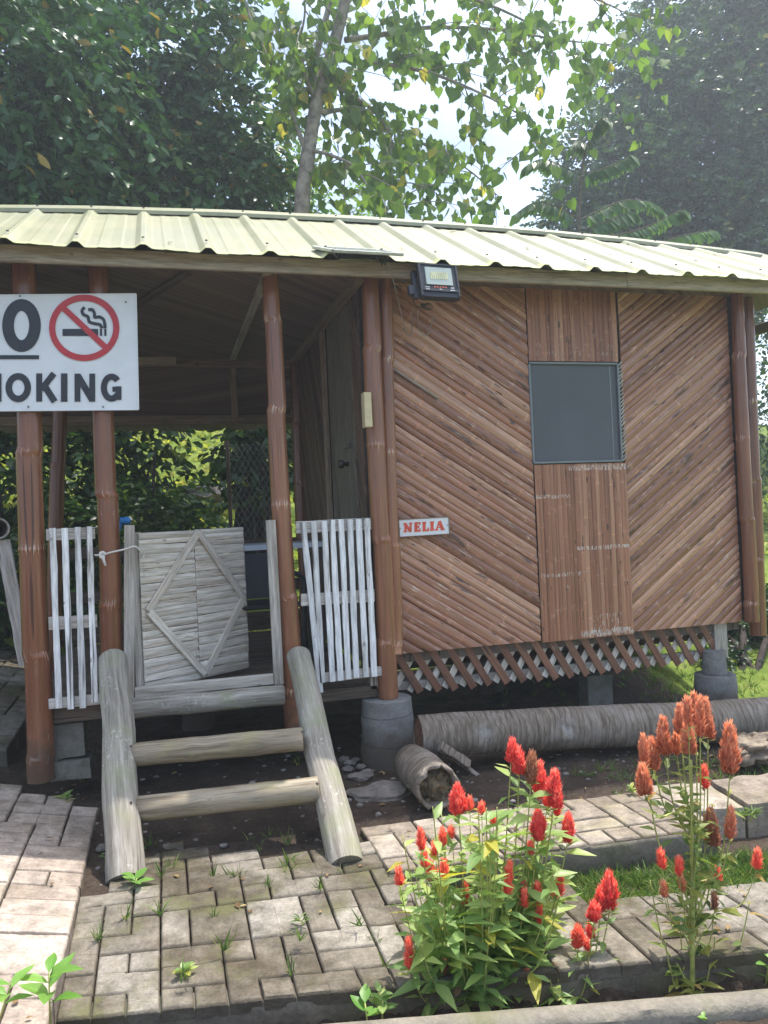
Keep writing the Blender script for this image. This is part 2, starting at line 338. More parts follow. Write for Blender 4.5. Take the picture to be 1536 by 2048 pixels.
c = t.mix(t.math('MULTIPLY', t.ramp(v1, [(.10, 1), (.16, 0)]), t.ramp(t.noise(p, 12, 3), [(.55, 0), (.6, .8)])), c, (.26, .22, .18))
far = t.math('MAXIMUM', t.sep(p)[1], t.math('MULTIPLY', t.math('SUBTRACT', t.sep(p)[0], 1.2), 1.9)); g = t.math('MULTIPLY', t.ramp(t.math('ADD', t.math('MULTIPLY', far, .25), t.math('MULTIPLY', t.noise(p, 1.2, 4), .6)), [(.95, 0), (1.2, 1)]), 1.)
gc = t.ramp(t.noise(p, 3, 6, .7), [(.3, (.075, .12, .022)), (.55, (.16, .22, .04)), (.75, (.26, .25, .09))])
c = t.mix(g, c, gc)
t.bsdf(c, .95, .1, normal=t.bump(t.math('ADD', a, t.math('MULTIPLY', b, .7)), 1., .02))
t = NT('coconut_bark'); u, v, r = stv(t); p = t.pos()
w = t.math('SINE', t.math('MULTIPLY', t.math('ADD', u, t.math('MULTIPLY', t.noise(p, 5, 4), .10)), 2*PI/.036))
a = t.noise(t.comb(t.math('MULTIPLY', u, 40), t.math('MULTIPLY', v, 8), 0), 1., 5, .65); b = t.noise(p, 5, 5, .6)
c = t.ramp(a, [(.3, (.115, .09, .066)), (.5, (.20, .165, .13)), (.7, (.31, .265, .215))]); c = t.mix(t.math('MULTIPLY', t.ramp(w, [(.86, 0), (.99, .7)]), t.ramp(t.noise(p, 7, 3), [(.35, .1), (.6, 1)])), c, (.06, .045, .035))
c = t.mix(t.math('MULTIPLY', t.ramp(b, [(.5, 0), (.66, 1)]), .5), c, (.33, .30, .27)); mk = t.sep(t.attr('mk'))[0]
c = t.mix(t.math('MULTIPLY', mk, t.ramp(t.noise(p, 25, 4), [(.4, 0), (.6, .8)])), c, (.36, .34, .32))
t.bsdf(c, .9, .15, normal=t.bump(t.math('SUBTRACT', t.math('MULTIPLY', a, .8), t.math('MULTIPLY', t.ramp(w, [(.6, 0), (1, 1)]), .45)), .9, .008))
simple('log_end', (.17, .09, .062), .9, .1, var=.6, scale=45, bumpk=.9)
simple('rotten_wood', (.12, .095, .06), .95, .1, var=.75, scale=22, bumpk=1.)
simple('tree_bark', (.25, .22, .18), .9, .1, var=.45, scale=12, bumpk=.8)
simple('dark_bark', (.055, .045, .04), .9, .1, var=.45, scale=12, bumpk=.8)
simple('twig', (.12, .10, .075), .8, .2, var=.3)
simple('stem_green', (.34, .36, .10), .6, .3, var=.35, scale=25)
simple('stem_red', (.30, .20, .08), .6, .3, var=.4, scale=30)
simple('pebble', (.22, .20, .18), .9, .2, var=.5, scale=30)

def leaf_mat(name, stops, trans=.4, rough=.42, spec=.4, tcol=None, glow=1.0):
    t = NT(name); u, v, r = stv(t); c = t.ramp(r, stops)
    rib = t.ramp(t.math('ABSOLUTE', v), [(.0, 1), (.05, 0)]); c = t.mix(t.math('MULTIPLY', rib, .25), c, t.mix(1, c, (1.6, 1.6, 1.5), 'MULTIPLY'))
    b = t.bsdf(c, rough, spec)
    tr = t.n('ShaderNodeBsdfTranslucent'); t.set(tr.inputs[0], t.mix(1, c, tcol or (1.25, 1.25, .55), 'MULTIPLY'))
    ms = t.n('ShaderNodeMixShader'); ms.inputs[0].default_value = trans
    t.l(b.outputs[0], ms.inputs[1]); t.l(tr.outputs[0], ms.inputs[2]); t.l(ms.outputs[0], t.out.inputs[0]); return t.m
leaf_mat('leaf_dark', [(0, (.030, .085, .036)), (.6, (.058, .145, .050)), (.93, (.11, .21, .055)), (.97, (.16, .22, .05)), (1, (.30, .22, .05))], .28, .38)
leaf_mat('leaf_heart', [(0, (.075, .145, .035)), (.5, (.125, .22, .05)), (.9, (.20, .30, .065)), (1, (.40, .36, .08))], .58, .4)
leaf_mat('leaf_right', [(0, (.036, .078, .044)), (.6, (.062, .12, .058)), (.95, (.11, .19, .07)), (1, (.20, .2, .06))], .3, .4)
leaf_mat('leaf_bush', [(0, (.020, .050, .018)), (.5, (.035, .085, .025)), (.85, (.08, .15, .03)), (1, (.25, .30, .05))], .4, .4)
leaf_mat('leaf_pinnate', [(0, (.05, .11, .05)), (1, (.11, .20, .07))], .45, .4)
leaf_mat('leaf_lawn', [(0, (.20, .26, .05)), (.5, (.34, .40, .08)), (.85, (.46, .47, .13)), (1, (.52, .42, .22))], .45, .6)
leaf_mat('leaf_grass', [(0, (.05, .10, .02)), (.5, (.09, .17, .035)), (.9, (.16, .24, .06)), (1, (.35, .30, .14))], .4, .5)
leaf_mat('leaf_celosia', [(0, (.17, .29, .09)), (.5, (.30, .43, .14)), (.9, (.48, .56, .20)), (1, (.45, .42, .08))], .48, .4)
leaf_mat('leaf_dry', [(0, (.11, .18, .05)), (.5, (.22, .28, .07)), (.9, (.40, .38, .10)), (1, (.42, .30, .10))], .5, .5)
leaf_mat('leaf_weed', [(0, (.13, .30, .05)), (1, (.24, .42, .10))], .45, .4)
leaf_mat('flower_red', [(0, (.62, .07, .08)), (.6, (.86, .17, .16)), (1, (.95, .46, .38))], .5, .6, .2, (1.3, .8, .6))
leaf_mat('flower_orange', [(0, (.52, .20, .12)), (.6, (.74, .37, .23)), (1, (.84, .60, .42))], .5, .7, .2, (1.2, .8, .6))
leaf_mat('flower_pink', [(0, (.76, .13, .11)), (.6, (.86, .27, .20)), (1, (.92, .45, .34))], .5, .6, .2, (1.3, .8, .6))
leaf_mat('flower_brown', [(0, (.32, .12, .08)), (.6, (.46, .23, .14)), (1, (.62, .42, .27))], .35, .8, .2, (1.2, .8, .6))

# ------------------------------------------------------------------ leaves (vectorised)
def T_leaf(w=.42, fold=.08, droop=.12, wide=.45):
    v = [(0, 0, 0), (wide*.5, w*.36, fold*.7), (wide*.5, -w*.36, fold*.7), (wide, w*.5, fold), (wide, -w*.5, fold), (wide+.28, w*.33, fold*.4-droop*.4), (wide+.28, -w*.33, fold*.4-droop*.4), (1, 0, -droop), (wide*.5, 0, 0), (wide, 0, 0), (wide+.28, 0, -droop*.45)]
    f = [(0, 8, 1), (0, 2, 8), (8, 9, 3, 1), (8, 2, 4, 9), (9, 10, 5, 3), (9, 4, 6, 10), (10, 7, 5), (10, 6, 7)]
    return np.array(v, float), f
def T_small(w=.45):
    return np.array([(0, 0, 0), (.5, w*.5, .06), (1, 0, -.06), (.5, -w*.5, .06)], float), [(0, 1, 2, 3)]
def T_heart():
    v = [(0, 0, 0), (-.12, .22, .02), (.02, .43, .03), (.28, .47, .02), (.56, .33, -.02), (.8, .13, -.08), (1.02, 0, -.14), (.8, -.13, -.08), (.56, -.33, -.02), (.28, -.47, .02), (.02, -.43, .03), (-.12, -.22, .02), (.30, 0, -.04), (.6, 0, -.08)]
    f = [(0, 1, 2, 12), (12, 2, 3), (12, 3, 4, 13), (13, 4, 5), (13, 5, 6), (13, 6, 7), (13, 7, 8), (12, 13, 8, 9), (12, 9, 10), (0, 12, 10, 11)]
    return np.array(v, float), f
def T_blade(): return np.array([(0, .035, 0), (0, -.035, 0), (.5, .03, .02), (.5, -.03, .02), (1, 0, -.12)], float), [(0, 1, 3, 2), (2, 3, 4)]
def leafmesh(name, T, P, D, Nn, Sz, r, mat, parent=None, loc=None, smooth=True):
    tv, tf = T; P = np.array(P, float); D = np.array(D, float); Nn = np.array(Nn, float); n = len(P); k = len(tv)
    D /= np.linalg.norm(D, axis=1, keepdims=True)+1e-9
    Y = np.cross(Nn, D); Y /= np.linalg.norm(Y, axis=1, keepdims=True)+1e-9; Z = np.cross(D, Y)
    Sz = np.array(Sz, float).reshape(n, 1, 1)
    V = P[:, None, :]+Sz*(tv[None, :, 0:1]*D[:, None]+tv[None, :, 1:2]*Y[:, None]+tv[None, :, 2:3]*Z[:, None])
    og = ORG[parent.name] if parent is not None else np.array(loc if loc is not None else (P[:, 0].mean(), P[:, 1].mean(), P[:, 2].min()))
    V = (V-og).reshape(-1, 3)
    me = bpy.data.meshes.new(name); me.vertices.add(n*k); me.vertices.foreach_set('co', V.ravel())
    idx = np.concatenate([np.array(f) for f in tf]); ln = np.array([len(f) for f in tf])
    I = (idx[None]+(np.arange(n)*k)[:, None]).ravel(); Ls = np.tile(ln, n)
    me.loops.add(len(I)); me.loops.foreach_set('vertex_index', I)
    me.polygons.add(len(Ls)); me.polygons.foreach_set('loop_start', np.concatenate([[0], np.cumsum(Ls)[:-1]])); me.polygons.foreach_set('loop_total', Ls)
    st = np.zeros((n, k, 3)); st[:, :, 0] = tv[None, :, 0]; st[:, :, 1] = tv[None, :, 1]; st[:, :, 2] = np.array(r)[:, None]
    a = me.attributes.new('st', 'FLOAT_VECTOR', 'POINT'); a.data.foreach_set('vector', st.ravel())
    me.update(calc_edges=True); me.validate()
    return finish(me, name, mat, parent, og if parent is None else None, smooth)
def rv(g): 
    v = g.normal(size=3); return v/np.linalg.norm(v)
def crown(name, ells, ntw, per, size, T, mat, parent, seed, freq=.8, thr=-.15, droop=.35, twl=.35, shell=.45, flat=.5, view=None):
    g = np.random.default_rng(seed); ells = [(np.array(c, float), np.array(r, float)) for c, r in ells]
    wt = np.array([np.prod(r)**.67 for c, r in ells]); wt /= wt.sum(); P = []; D = []; Q = []; Z = []; Rr = []
    tries = 0; made = 0
    while made < ntw and tries < ntw*14:
        tries += 1; c, r = ells[g.choice(len(ells), p=wt)]; d = rv(g)
        k = (shell+(1-shell)*g.random())**(1/2.); p = c+d*r*k*(1+.10*g.normal())
        if noise.noise(Vector(p*freq)+Vector((seed*3.1, 0, 0))) < thr: continue
        if view is not None and not view(p, g): continue
        made += 1
        dd = nrm(d*.9+rv(g)*.8+N(0, 0, -droop)); L = twl*g.uniform(.6, 1.3); tone = np.clip(.35+.5*noise.noise(Vector(p*1.7))+g.normal()*.08, 0, .9)
        for i in range(per):
            q = p+dd*L*(i+.5)/per+N(0, 0, -.25*L*((i+.5)/per)**2)
            sd = nrm(np.cross(dd, (0, 0, 1)))*(1 if i % 2 else -1)
            ld = nrm(dd*.6+sd*.7+rv(g)*.35+N(0, 0, -droop*.8)); 
            P.append(q); D.append(ld); Q.append(nrm(N(0, 0, 1)*flat+rv(g)*.6)); Z.append(size*g.uniform(.65, 1.2)); Rr.append(np.clip(tone+g.normal()*.12, 0, 1) if g.random() > .02 else 1.)
    return leafmesh(name, T, P, D, Q, Z, Rr, mat, parent)
def proj(p):
    v = np.array(p)-C; z = v@fw; return 768+F*(v@R)/z, 1024-F*(v@U)/z

# ------------------------------------------------------------------ ground
def sm(x, a, b): 
    t = min(1, max(0, (x-a)/(b-a))); return t*t*(3-2*t)
def pave_z(x, y): return .0-.055*sm(-y, 1.2, 2.0)
def front_y(x): return -1.94-.19*(x+1.5)
def skew(x, y): return (x, y-.19*(x+1.5)*min(1, max(0, (-y-1.0)/.92)))
def path_z(x, y): return .02+.22*max(0, -1.56-x)+.02*sm(y, -.5, 1.5)
def ground_z(x, y):
    n1 = noise.noise(Vector((x*2.3, y*2.3, 0)))*.018+noise.noise(Vector((x*9, y*9, 4)))*.009+noise.noise(Vector((x*28, y*28, 9)))*.004
    z = 0.
    if x < -1.5: z = .20*min(.9, -1.5-x)-.02
    if y < -.95:
        if x > -1.6: z = pave_z(x, y)-.028; n1 *= .25
        else: z -= .04
    if x > -.36 and y < -1.42: z = -.115; n1 *= .8
    if x > -.4 and y < -1.79-.2*(x-.19): z = -.085
    fe = -front_y(x)
    if y < -fe+.03 and x > -1.62:
        z = min(z, pave_z(x, y)-.028-.19*sm(-y, fe-.01, fe+.04)); n1 *= 1.2
    kl = -2.36-.226*(x+.675)
    if y < kl-.0: z = -.24+.22*sm(-y, -kl, -kl+.10)
    h = 0
    if y > 2.9:
        sl = .44-.14*sm(x, 1.5, 5); yy = y-2.9
        h = sl*(yy if yy < 12 else 12+(yy-12)*.35 if yy < 40 else 12+28*.35)
        n1 += noise.noise(Vector((x*.7, y*.7, 2)))*.28*sm(y, 3, 5)+noise.noise(Vector((x*2.4, y*2.4, 2)))*.08*sm(y, 3, 4)
    h += .18*sm(x, 1.0, 2.2)*sm(y, .4, 1.6)*(1-sm(y, 2, 3)) if y < 3 else 0
    if x > 2.7 and y > .2: h += .10*sm(y, .2, 2.)
    return z+h+n1
def axis(a, b, st, far, gr=1.18):
    c = list(np.arange(a, b+1e-6, st)); s = st; x = a; lo = []
    while x > -far: s *= gr; x -= s; lo.append(x)
    s = st; x = c[-1]; hi = []
    while x < far: s *= gr; x += s; hi.append(x)
    return lo[::-1]+c+hi
xs = axis(-2.9, 3.0, .028, 90); ys = axis(-2.9, 1.2, .028, 90, 1.09)
mb = MB(); nx = len(xs); ny = len(ys)
vs = [(x, y, ground_z(x, y)) for y in ys for x in xs]
mb.add(vs, [(j*nx+i, j*nx+i+1, (j+1)*nx+i+1, (j+1)*nx+i) for j in range(ny-1) for i in range(nx-1)])
vs_ground = vs
o = mb.build('ground', MT['soil'], loc=(0, 0, 0), smooth=True); tag(o, kind='structure')

# ------------------------------------------------------------------ pavings
def paving(name, inside, zf, x0, x1, y0, y1, s, mat, seed, gap=.0026, jit=.0035, edge=.09, sk=0.0, merge=.92, warp=lambda x, y: (x, y)):
    g = random.Random(seed); nx = int(round((x1-x0)/s)); ny = int(round((y1-y0)/s)); idd = {}
    cells = [(i, j) for i in range(nx) for j in range(ny) if inside(*warp(x0+(i+.5)*s, y0+(j+.5)*s))]
    cs = set(cells); k = 0; g.shuffle(cells)
    for c in cells:
        if c in idd: continue
        idd[c] = k; cur = [c]; tgt = g.choice([1, 2, 3, 3, 4, 4]) if g.random() < merge else 1
        while len(cur) < tgt:
            o = g.choice(cur); nb = [(o[0]+a, o[1]+b) for a, b in ((1, 0), (-1, 0), (0, 1), (0, -1))]
            nb = [q for q in nb if q in cs and q not in idd]
            if not nb: break
            if len(cur) >= 2 and g.random() < .75:
                bent = [q for q in nb if not (all(c_[0] == q[0] for c_ in cur) or all(c_[1] == q[1] for c_ in cur))]; nb = bent or nb
            q = g.choice(nb); idd[q] = k; cur.append(q)
            if g.random() < .05: break
        k += 1
    prop = {i: (g.random(), g.uniform(-1, 1)*jit, g.uniform(-.02, .02), g.uniform(-.02, .02)) for i in range(k)}
    mb = MB()
    for (i, j), c in idd.items():
        r, dz, tx, ty = prop[c]
        e = [idd.get((i-1, j)) != c, idd.get((i+1, j)) != c, idd.get((i, j-1)) != c, idd.get((i, j+1)) != c]
        ou = [(i-1, j) not in cs, (i+1, j) not in cs, (i, j-1) not in cs, (i, j+1) not in cs]
        h = s/2; b = .009
        def axp(lo, hi):
            a = [(-h+gap if lo else -h), (-h+gap+b*.45 if lo else -h+.012), (-h+gap+b if lo else -h+.024), 0, (h-gap-b if hi else h-.024), (h-gap-b*.45 if hi else h-.012), (h-gap if hi else h)]
            return a
        X = axp(e[0], e[1]); Y = axp(e[2], e[3]); n = 7
        cx = x0+(i+.5)*s; cy = y0+(j+.5)*s; vv = []; st = []; mk = []
        corner = [(0, 0), (0, 6), (6, 0), (6, 6)]
        for b2 in range(n):
            for a in range(n):
                wx = cx+X[a]+noise.noise(Vector((cx*3+X[a]*9, cy*3+Y[b2]*9, seed)))*.004; wy = cy+Y[b2]+noise.noise(Vector((cx*3+X[a]*9, cy*3+Y[b2]*9, seed+5)))*.004
                lv = 0; m = 0
                da = min([q for q, f in ((a, e[0]), (6-a, e[1])) if f] or [9]); db = min([q for q, f in ((b2, e[2]), (6-b2, e[3])) if f] or [9]); d = min(da, db)
                if d == 0: lv = -.011; m = .8
                elif d == 1: lv = -.0022; m = .2
                elif d == 2: lv = -.0008
                # concave inner corners of an L stone
                for (ca, cb), (di, dj) in zip(corner, ((-1, -1), (-1, 1), (1, -1), (1, 1))):
                    if idd.get((i+di, j+dj)) != c and not e[0 if di < 0 else 1] and not e[2 if dj < 0 else 3] and (a, b2) == (ca, cb): lv = -.02; m = 1
                wx, wy = warp(wx, wy); z = zf(wx, wy)+dz+tx*X[a]*.6+ty*Y[b2]*.6+lv+noise.noise(Vector((wx*25, wy*25, 1)))*.0025
                vv.append((wx, wy, z)); st.append((wx, wy, r)); mk.append((m, 0, 0))
        fs = [(b2*n+a, b2*n+a+1, (b2+1)*n+a+1, (b2+1)*n+a) for b2 in range(n-1) for a in range(n-1)]
        base = len(vv)
        for side, ids in ((0, [b2*n for b2 in range(n)]), (1, [b2*n+6 for b2 in range(n)]), (2, list(range(n))), (3, [6*n+a for a in range(n)])):
            if not e[side]: continue
            dep = edge if ou[side] else .03
            b0 = len(vv)
            for q in ids: vv.append((vv[q][0], vv[q][1], vv[q][2]-dep)); st.append(st[q]); mk.append((.8 if not ou[side] else .6, 0, 0))
            for q in range(n-1):
                f = (ids[q], ids[q+1], b0+q+1, b0+q); fs.append(f if side in (1, 2) else f[::-1])
        mb.add(vv, fs, st, mk)
    o = mb.build(name, MT[mat], loc=(x0, y0, 0), smooth=True, sharp=50); return o
def nz2(x, k=1.): return noise.noise(Vector((x*3.1, k*7.7, .3)))
def in_mid(x, y): return -1.57 < x < -.36 and front_y(x) < y < (-.90-.25*sm(x, -1.2, -.6)+.09*nz2(x, 2) if x > -1.42 else -1.22)
def in_low(x, y): return x >= -.36 and front_y(x) < y < (-1.5 if x < -.25 else -1.78-.2*(x-.19))
def in_ter(x, y): return x > -.36 and y < -1.03-.08*(x+.36)+.05*nz2(x, 3) and x < 1.14
o = paving('pavement', lambda x, y: in_mid(x, y) or in_low(x, y), pave_z, -1.575, 2.5, -1.95, -.795, .105, 'paver_grey', 11, edge=.035, warp=skew); tag(o, kind='structure')
o = paving('terrace', in_ter, lambda x, y: .012+.01*x, -.36, 1.30, -1.48, -.95, .125, 'paver_sunny', 5, edge=.035, gap=.0035, warp=lambda x, y: (x, y-.09*(x+.36))); tag(o, kind='structure')
o = paving('path', lambda x, y: -2.62 < x < -1.57 and (-3.4 < y < (-.22+.5*(-1.57-x)+.05*nz2(x))), path_z, -2.62, -1.57, -3.4, .5, .131, 'paver_pink', 23, gap=.0028, edge=.10); tag(o, kind='structure')
o = paving('path', lambda x, y: -3.1 < x < -2.07+.06*nz2(y) and .42 < y < 6, lambda x, y: path_z(x, y)+.05+.03*(y-.4), -3.1, -1.97, .42, 6.2, .14, 'paver_grey', 29, gap=.004, edge=.12); tag(o, kind='structure')
def lump(mb, c, r, seed, n=3, amp=.25, fr=1.3, mkv=0):
    import bmesh
    bm = bmesh.new(); bmesh.ops.create_icosphere(bm, subdivisions=n, radius=1.0)
    vs = []
    for v in bm.verts:
        d = v.co.normalized(); k = 1+amp*noise.noise(d*fr+Vector((seed*3.3, 0, 0)))+amp*.5*noise.noise(d*fr*3+Vector((0, seed, 0)))
        if n >= 3: k += amp*.25*noise.noise(d*fr*8+Vector((0, 0, seed)))
        vs.append((c[0]+d.x*k*r[0], c[1]+d.y*k*r[1], c[2]+d.z*k*r[2]))
    mb.add(vs, [tuple(v.index for v in f.verts) for f in bm.faces], [(0, 0, (seed*.37) % 1)]*len(vs)); bm.free()
# rough concrete fronts behind the stone edges
def riser(fn, x0, x1, zt, zb, name='kerb'):
    mb = MB(); n = int((x1-x0)/.03); vs = []; st = []
    for i in range(n+1):
        x = x0+(x1-x0)*i/n; y = fn(x)
        for q, (dy, z) in enumerate(((.09, zt(x)-.016), (.006, zt(x)-.016), (.0, zt(x)-.03), (-.004, zt(x)-.07), (-.006, zb), (.09, zb))):
            w = noise.noise(Vector((x*9, q*2.1, 5)))*.007+noise.noise(Vector((x*30, q*3.1, 5)))*.003; vs.append((x, y+dy-w, z+w*.5)); st.append((x, z, .5))
    mb.add(vs, [(i*6+j, i*6+j+1, (i+1)*6+j+1, (i+1)*6+j) for i in range(n) for j in range(5)]+[tuple(range(6)), tuple(n*6+j for j in range(6))[::-1]], st)
    o = mb.build(name, MT['riser_concrete'], loc=(x0, fn(x0), 0), smooth=True); tag(o, kind='structure')
riser(lambda x: front_y(x)-.004, -1.57, 2.3, lambda x: pave_z(x, -2.1), -.26)
riser(lambda x: -1.486-.09*(x+.36), -.36, 1.12, lambda x: .012+.01*x, -.16)
# slab pieces at the right of the terrace
mb = MB()
def slab(mb, pts, z0, z1, seed):
    g = random.Random(seed); P = []
    for i in range(len(pts)):
        a = N(*pts[i]); b = N(*pts[(i+1) % len(pts)]); k = max(2, int(np.linalg.norm(b-a)/.04))
        for q in range(k): P.append(a+(b-a)*q/k+N(g.uniform(-1, 1), g.uniform(-1, 1))*.006)
    n = len(P); c = sum(P)/n; rings = [(1, -1), (1, -.02), (.985, 0), (.93, .004), (.6, .006)]; vs = []; st = []
    for k, dz in rings:
        for p in P:
            q = c+(p-c)*k; z = z0 if dz == -1 else z1+dz+noise.noise(Vector((q[0]*9, q[1]*9, seed)))*.008
            vs.append((q[0], q[1], z)); st.append((q[0], q[1], (seed*.31) % 1))
    vs.append((c[0], c[1], z1+.006)); st.append((c[0], c[1], (seed*.31) % 1))
    fs = [(r*n+i, r*n+(i+1) % n, (r+1)*n+(i+1) % n, (r+1)*n+i) for r in range(len(rings)-1) for i in range(n)]+[(4*n+i, 4*n+(i+1) % n, len(vs)-1) for i in range(n)]
    mb.add(vs, fs, st)
slab(mb, [(1.09, -1.45), (1.36, -1.50), (1.42, -1.16), (1.12, -1.08)], -.13, .030, 3)
slab(mb, [(1.38, -1.50), (2.3, -1.60), (2.5, -1.2), (1.44, -1.17)], -.13, .040, 4)
o = mb.build('terrace', MT['paver_sunny'], loc=(1.1, -1.5, 0), smooth=True, sharp=45); tag(o, kind='structure')
# kerb beam
mb = MB(); K0 = N(-.95, -2.300, -.10); K1 = N(1.4, -2.831, -.10); n = 60; vs = []; st = []
kd = nrm(K1-K0); ks = N(kd[1], -kd[0], 0)
prof = [(0, -.2), (0, -.016), (.014, 0), (.04, .004), (.066, 0), (.080, -.016), (.082, -.2)]
for i in range(n+1):
    c = K0+(K1-K0)*i/n
    for q, (a, h) in enumerate(prof):
        w = noise.noise(Vector((i*.35, q*1.3, 0)))*.006; vs.append(c+ks*(a+w)+N(0, 0, h+w+.11)); st.append((i*.04, a, .5))
fs = [(i*7+j, i*7+j+1, (i+1)*7+j+1, (i+1)*7+j) for i in range(n) for j in range(6)]
fs = [f[::-1] for f in fs]+[tuple(range(7)), tuple(n*7+j for j in range(7))[::-1]]
mb.add(vs, fs, st); o = mb.build('kerb', MT['kerb_concrete'], smooth=True, sharp=50); tag(o, kind='structure')

# ------------------------------------------------------------------ the hut
hut = thing('bamboo_hut', (0, 0, 0), 'brown varnished bamboo hut on stilts with a cream metal roof and open porch', 'hut')
def part(mb, name, mat, parent=hut, **k): return mb.build(name, MT[mat], parent, **k)
def bamboo_pole(mb, p, q, r0, r1, nodes, n=18, hollow=False, seed=None, bend=0.0):
    p = np.array(p, float); q = np.array(q, float); L = np.linalg.norm(q-p); d = (q-p)/L
    ts = {0., L}
    for k in nodes:
        for e in (-.03, -.011, -.004, 0, .005, .014, .03): ts.add(k+e)
    t = 0
    while t < L: ts.add(t); t += .09
    ts = sorted(x for x in ts if 0 <= x <= L); rr = []; pts = []; mkl = []
    for x in ts:
        k = x/L; r = r0+(r1-r0)*k; e = min([abs(x-a) for a in nodes] or [9])
        r *= 1+(.030*math.exp(-(e/.006)**2)+.014*math.exp(-(e/.03)**2)); i = sum(1 for a in nodes if a < x)
        r *= 1+.012*sin(i*2.7+1); off = N(sin(i*1.9)*.006, 0, 0)+N(bend*sin(PI*k), 0, 0)
        rr.append(r); pts.append(p+d*x+off)
    s = rnd.random() if seed is None else seed; b = len(mb.v)
    mb.tube(pts, rr, n, True, s)
    for i, x in enumerate(ts):
        e = min([abs(x-a) for a in nodes] or [9])
        for j in range(n): mb.mk[b+i*n+j] = (math.exp(-(e/.006)**2), math.exp(-(e/.022)**2), 0)
def post(px0, py0, px1, py1, Y, r0, r1, nodes, z0=None, z1=2.9, seed=None, bend=0.):
    a = oY(px0, py0, Y); b = oY(px1, py1, Y)     # a = top pixel, b = bottom pixel
    k = (z1-b[2])/(a[2]-b[2]); top = b+(a-b)*k
    bot = b if z0 is None else b+(a-b)*((z0-b[2])/(a[2]-b[2]))
    mb = MB(); L = np.linalg.norm(top-bot)
    nd = [abs((oY(px1+(px0-px1)*(py1-y)/(py1-py0), y, Y)[2]-bot[2])) for y in nodes]
    bamboo_pole(mb, bot, top, r0, r1, nd, seed=seed, bend=bend); part(mb, 'bamboo_post', 'bamboo_post', smooth=True, sharp=60); return bot, top
post(45, 520, 82, 1560, -.07, .069, .062, [905, 1098, 1312, 1515], seed=.35)
post(197, 530, 228, 1430, -.07, .061, .054, [760, 990, 1210], z0=.12, seed=.2)
post(540, 545, 590, 1455, -.07, .062, .048, [640, 820, 1010, 1195, 1380], seed=.7, bend=-.008)
post(737, 550, 777, 1395, -.075, .060, .054, [700, 890, 1080, 1285], seed=.85)
post(769, 560, 792, 1308, -.055, .043, .040, [720, 905, 1092, 1287], seed=.95)
post(1472, 590, 1504, 1243, -.055, .050, .043, [712, 877, 1040, 1208], seed=.4)
post(1492, 590, 1516, 1270, .03, .058, .052, [805, 960, 1120], seed=.25)
post(118, 820, 112, 1050, 2.2, .062, .056, [930], z0=.3, z1=2.85, seed=.1)
mb = MB(); bamboo_pole(mb, (-.02, 2.2, .3), (-.02, 2.2, 2.85), .06, .055, [.5, 1, 1.5, 2.0]); part(mb, 'bamboo_post', 'bamboo_post', smooth=True, sharp=60)

def panel(mb, x0, x1, z0, z1, ang, pitch, Yf, bulge, seed, lanes=8, axis='x', fixed=0, jit=.15):
    # half-round split strips laid at an angle and trimmed to the rectangle; axis 'x': wall in XZ facing -Y; 'y': wall in YZ facing -X
    g = random.Random(seed); d = (cos(ang), sin(ang)); nn = (-sin(ang), cos(ang))
    cor = [(x, z) for x in (x0, x1) for z in (z0, z1)]; os_ = [c[0]*nn[0]+c[1]*nn[1] for c in cor]; o = min(os_)-pitch; k = 0
    while o < max(os_)+pitch:
        w = pitch*(1+g.uniform(-jit, jit)); r = g.random(); uo = g.uniform(0, 30); lift = g.uniform(-.3, .3)*bulge; ecc = g.uniform(.75, 1.1); vs = []; st = []; rows = []
        tilt = g.uniform(-.004, .004)
        for j in range(lanes+1):
            c = -1+2*j/lanes; oo = o+w*.5*(1+c*.985)+w*.0; h = bulge*ecc*math.sqrt(max(0, 1-(c*.97)**2))+lift*(1 if abs(c) < .99 else .2)
            lo, hi = -1e9, 1e9
            for a, b, dd, base in ((x0, x1, d[0], oo*nn[0]), (z0, z1, d[1], oo*nn[1])):
                if abs(dd) < 1e-9:
                    if not (a <= base <= b): lo, hi = 1, 0
                    continue
                t0, t1 = sorted(((a-base)/dd, (b-base)/dd)); lo = max(lo, t0); hi = min(hi, t1)
            if hi-lo > .004: rows.append((lo, hi, oo, h, c))
        M = max(1, int((max([q[1]-q[0] for q in rows])/.12))) if rows else 0
        for (lo, hi, oo, h, c) in rows:
            for i in range(M+1):
                t = lo+(hi-lo)*i/M; wv = noise.noise(Vector((t*1.4, k*3.1, seed)))*.0035+tilt*0
                ob = oo+(wv if 0 < i < M else 0); x = t*d[0]+ob*nn[0]; z = t*d[1]+ob*nn[1]; hh = h*(1+.25*noise.noise(Vector((t*3, k*5.1, seed+3))))
                vs.append((x, Yf-hh, z) if axis == 'x' else (Yf-hh, x, z)); st.append((t+uo, (c+1)*.5*w, r))
        nr = len(rows)
        if nr > 1:
            fs = [(a*(M+1)+i, a*(M+1)+i+1, (a+1)*(M+1)+i+1, (a+1)*(M+1)+i) for a in range(nr-1) for i in range(M)]
            if axis == 'y': fs = [f[::-1] for f in fs]
            # end faces so no strip is paper thin
            mb.add(vs, fs, st)
            for i in (0, M):
                e = [vs[a*(M+1)+i] for a in range(nr)]; bk = [((p[0], Yf+.004, p[2]) if axis == 'x' else (Yf+.004, p[1], p[2])) for p in e]
                mb.add(e+bk, [(a, a+1, nr+a+1, nr+a) for a in range(nr-1)], [(uo, 0, r*.5)]*(2*nr))
        o += w; k += 1
def backing(x0, x1, z0, z1, y, name='wall_backing'):
    mb = MB(); mb.box((x0, y, z0), (x1, y+.03, z1)); part(mb, name, 'inner_dark')
ZB = .622; XL = .13; XC0 = 1.113; XC1 = 1.795; XR = 2.66; ZT = 2.90
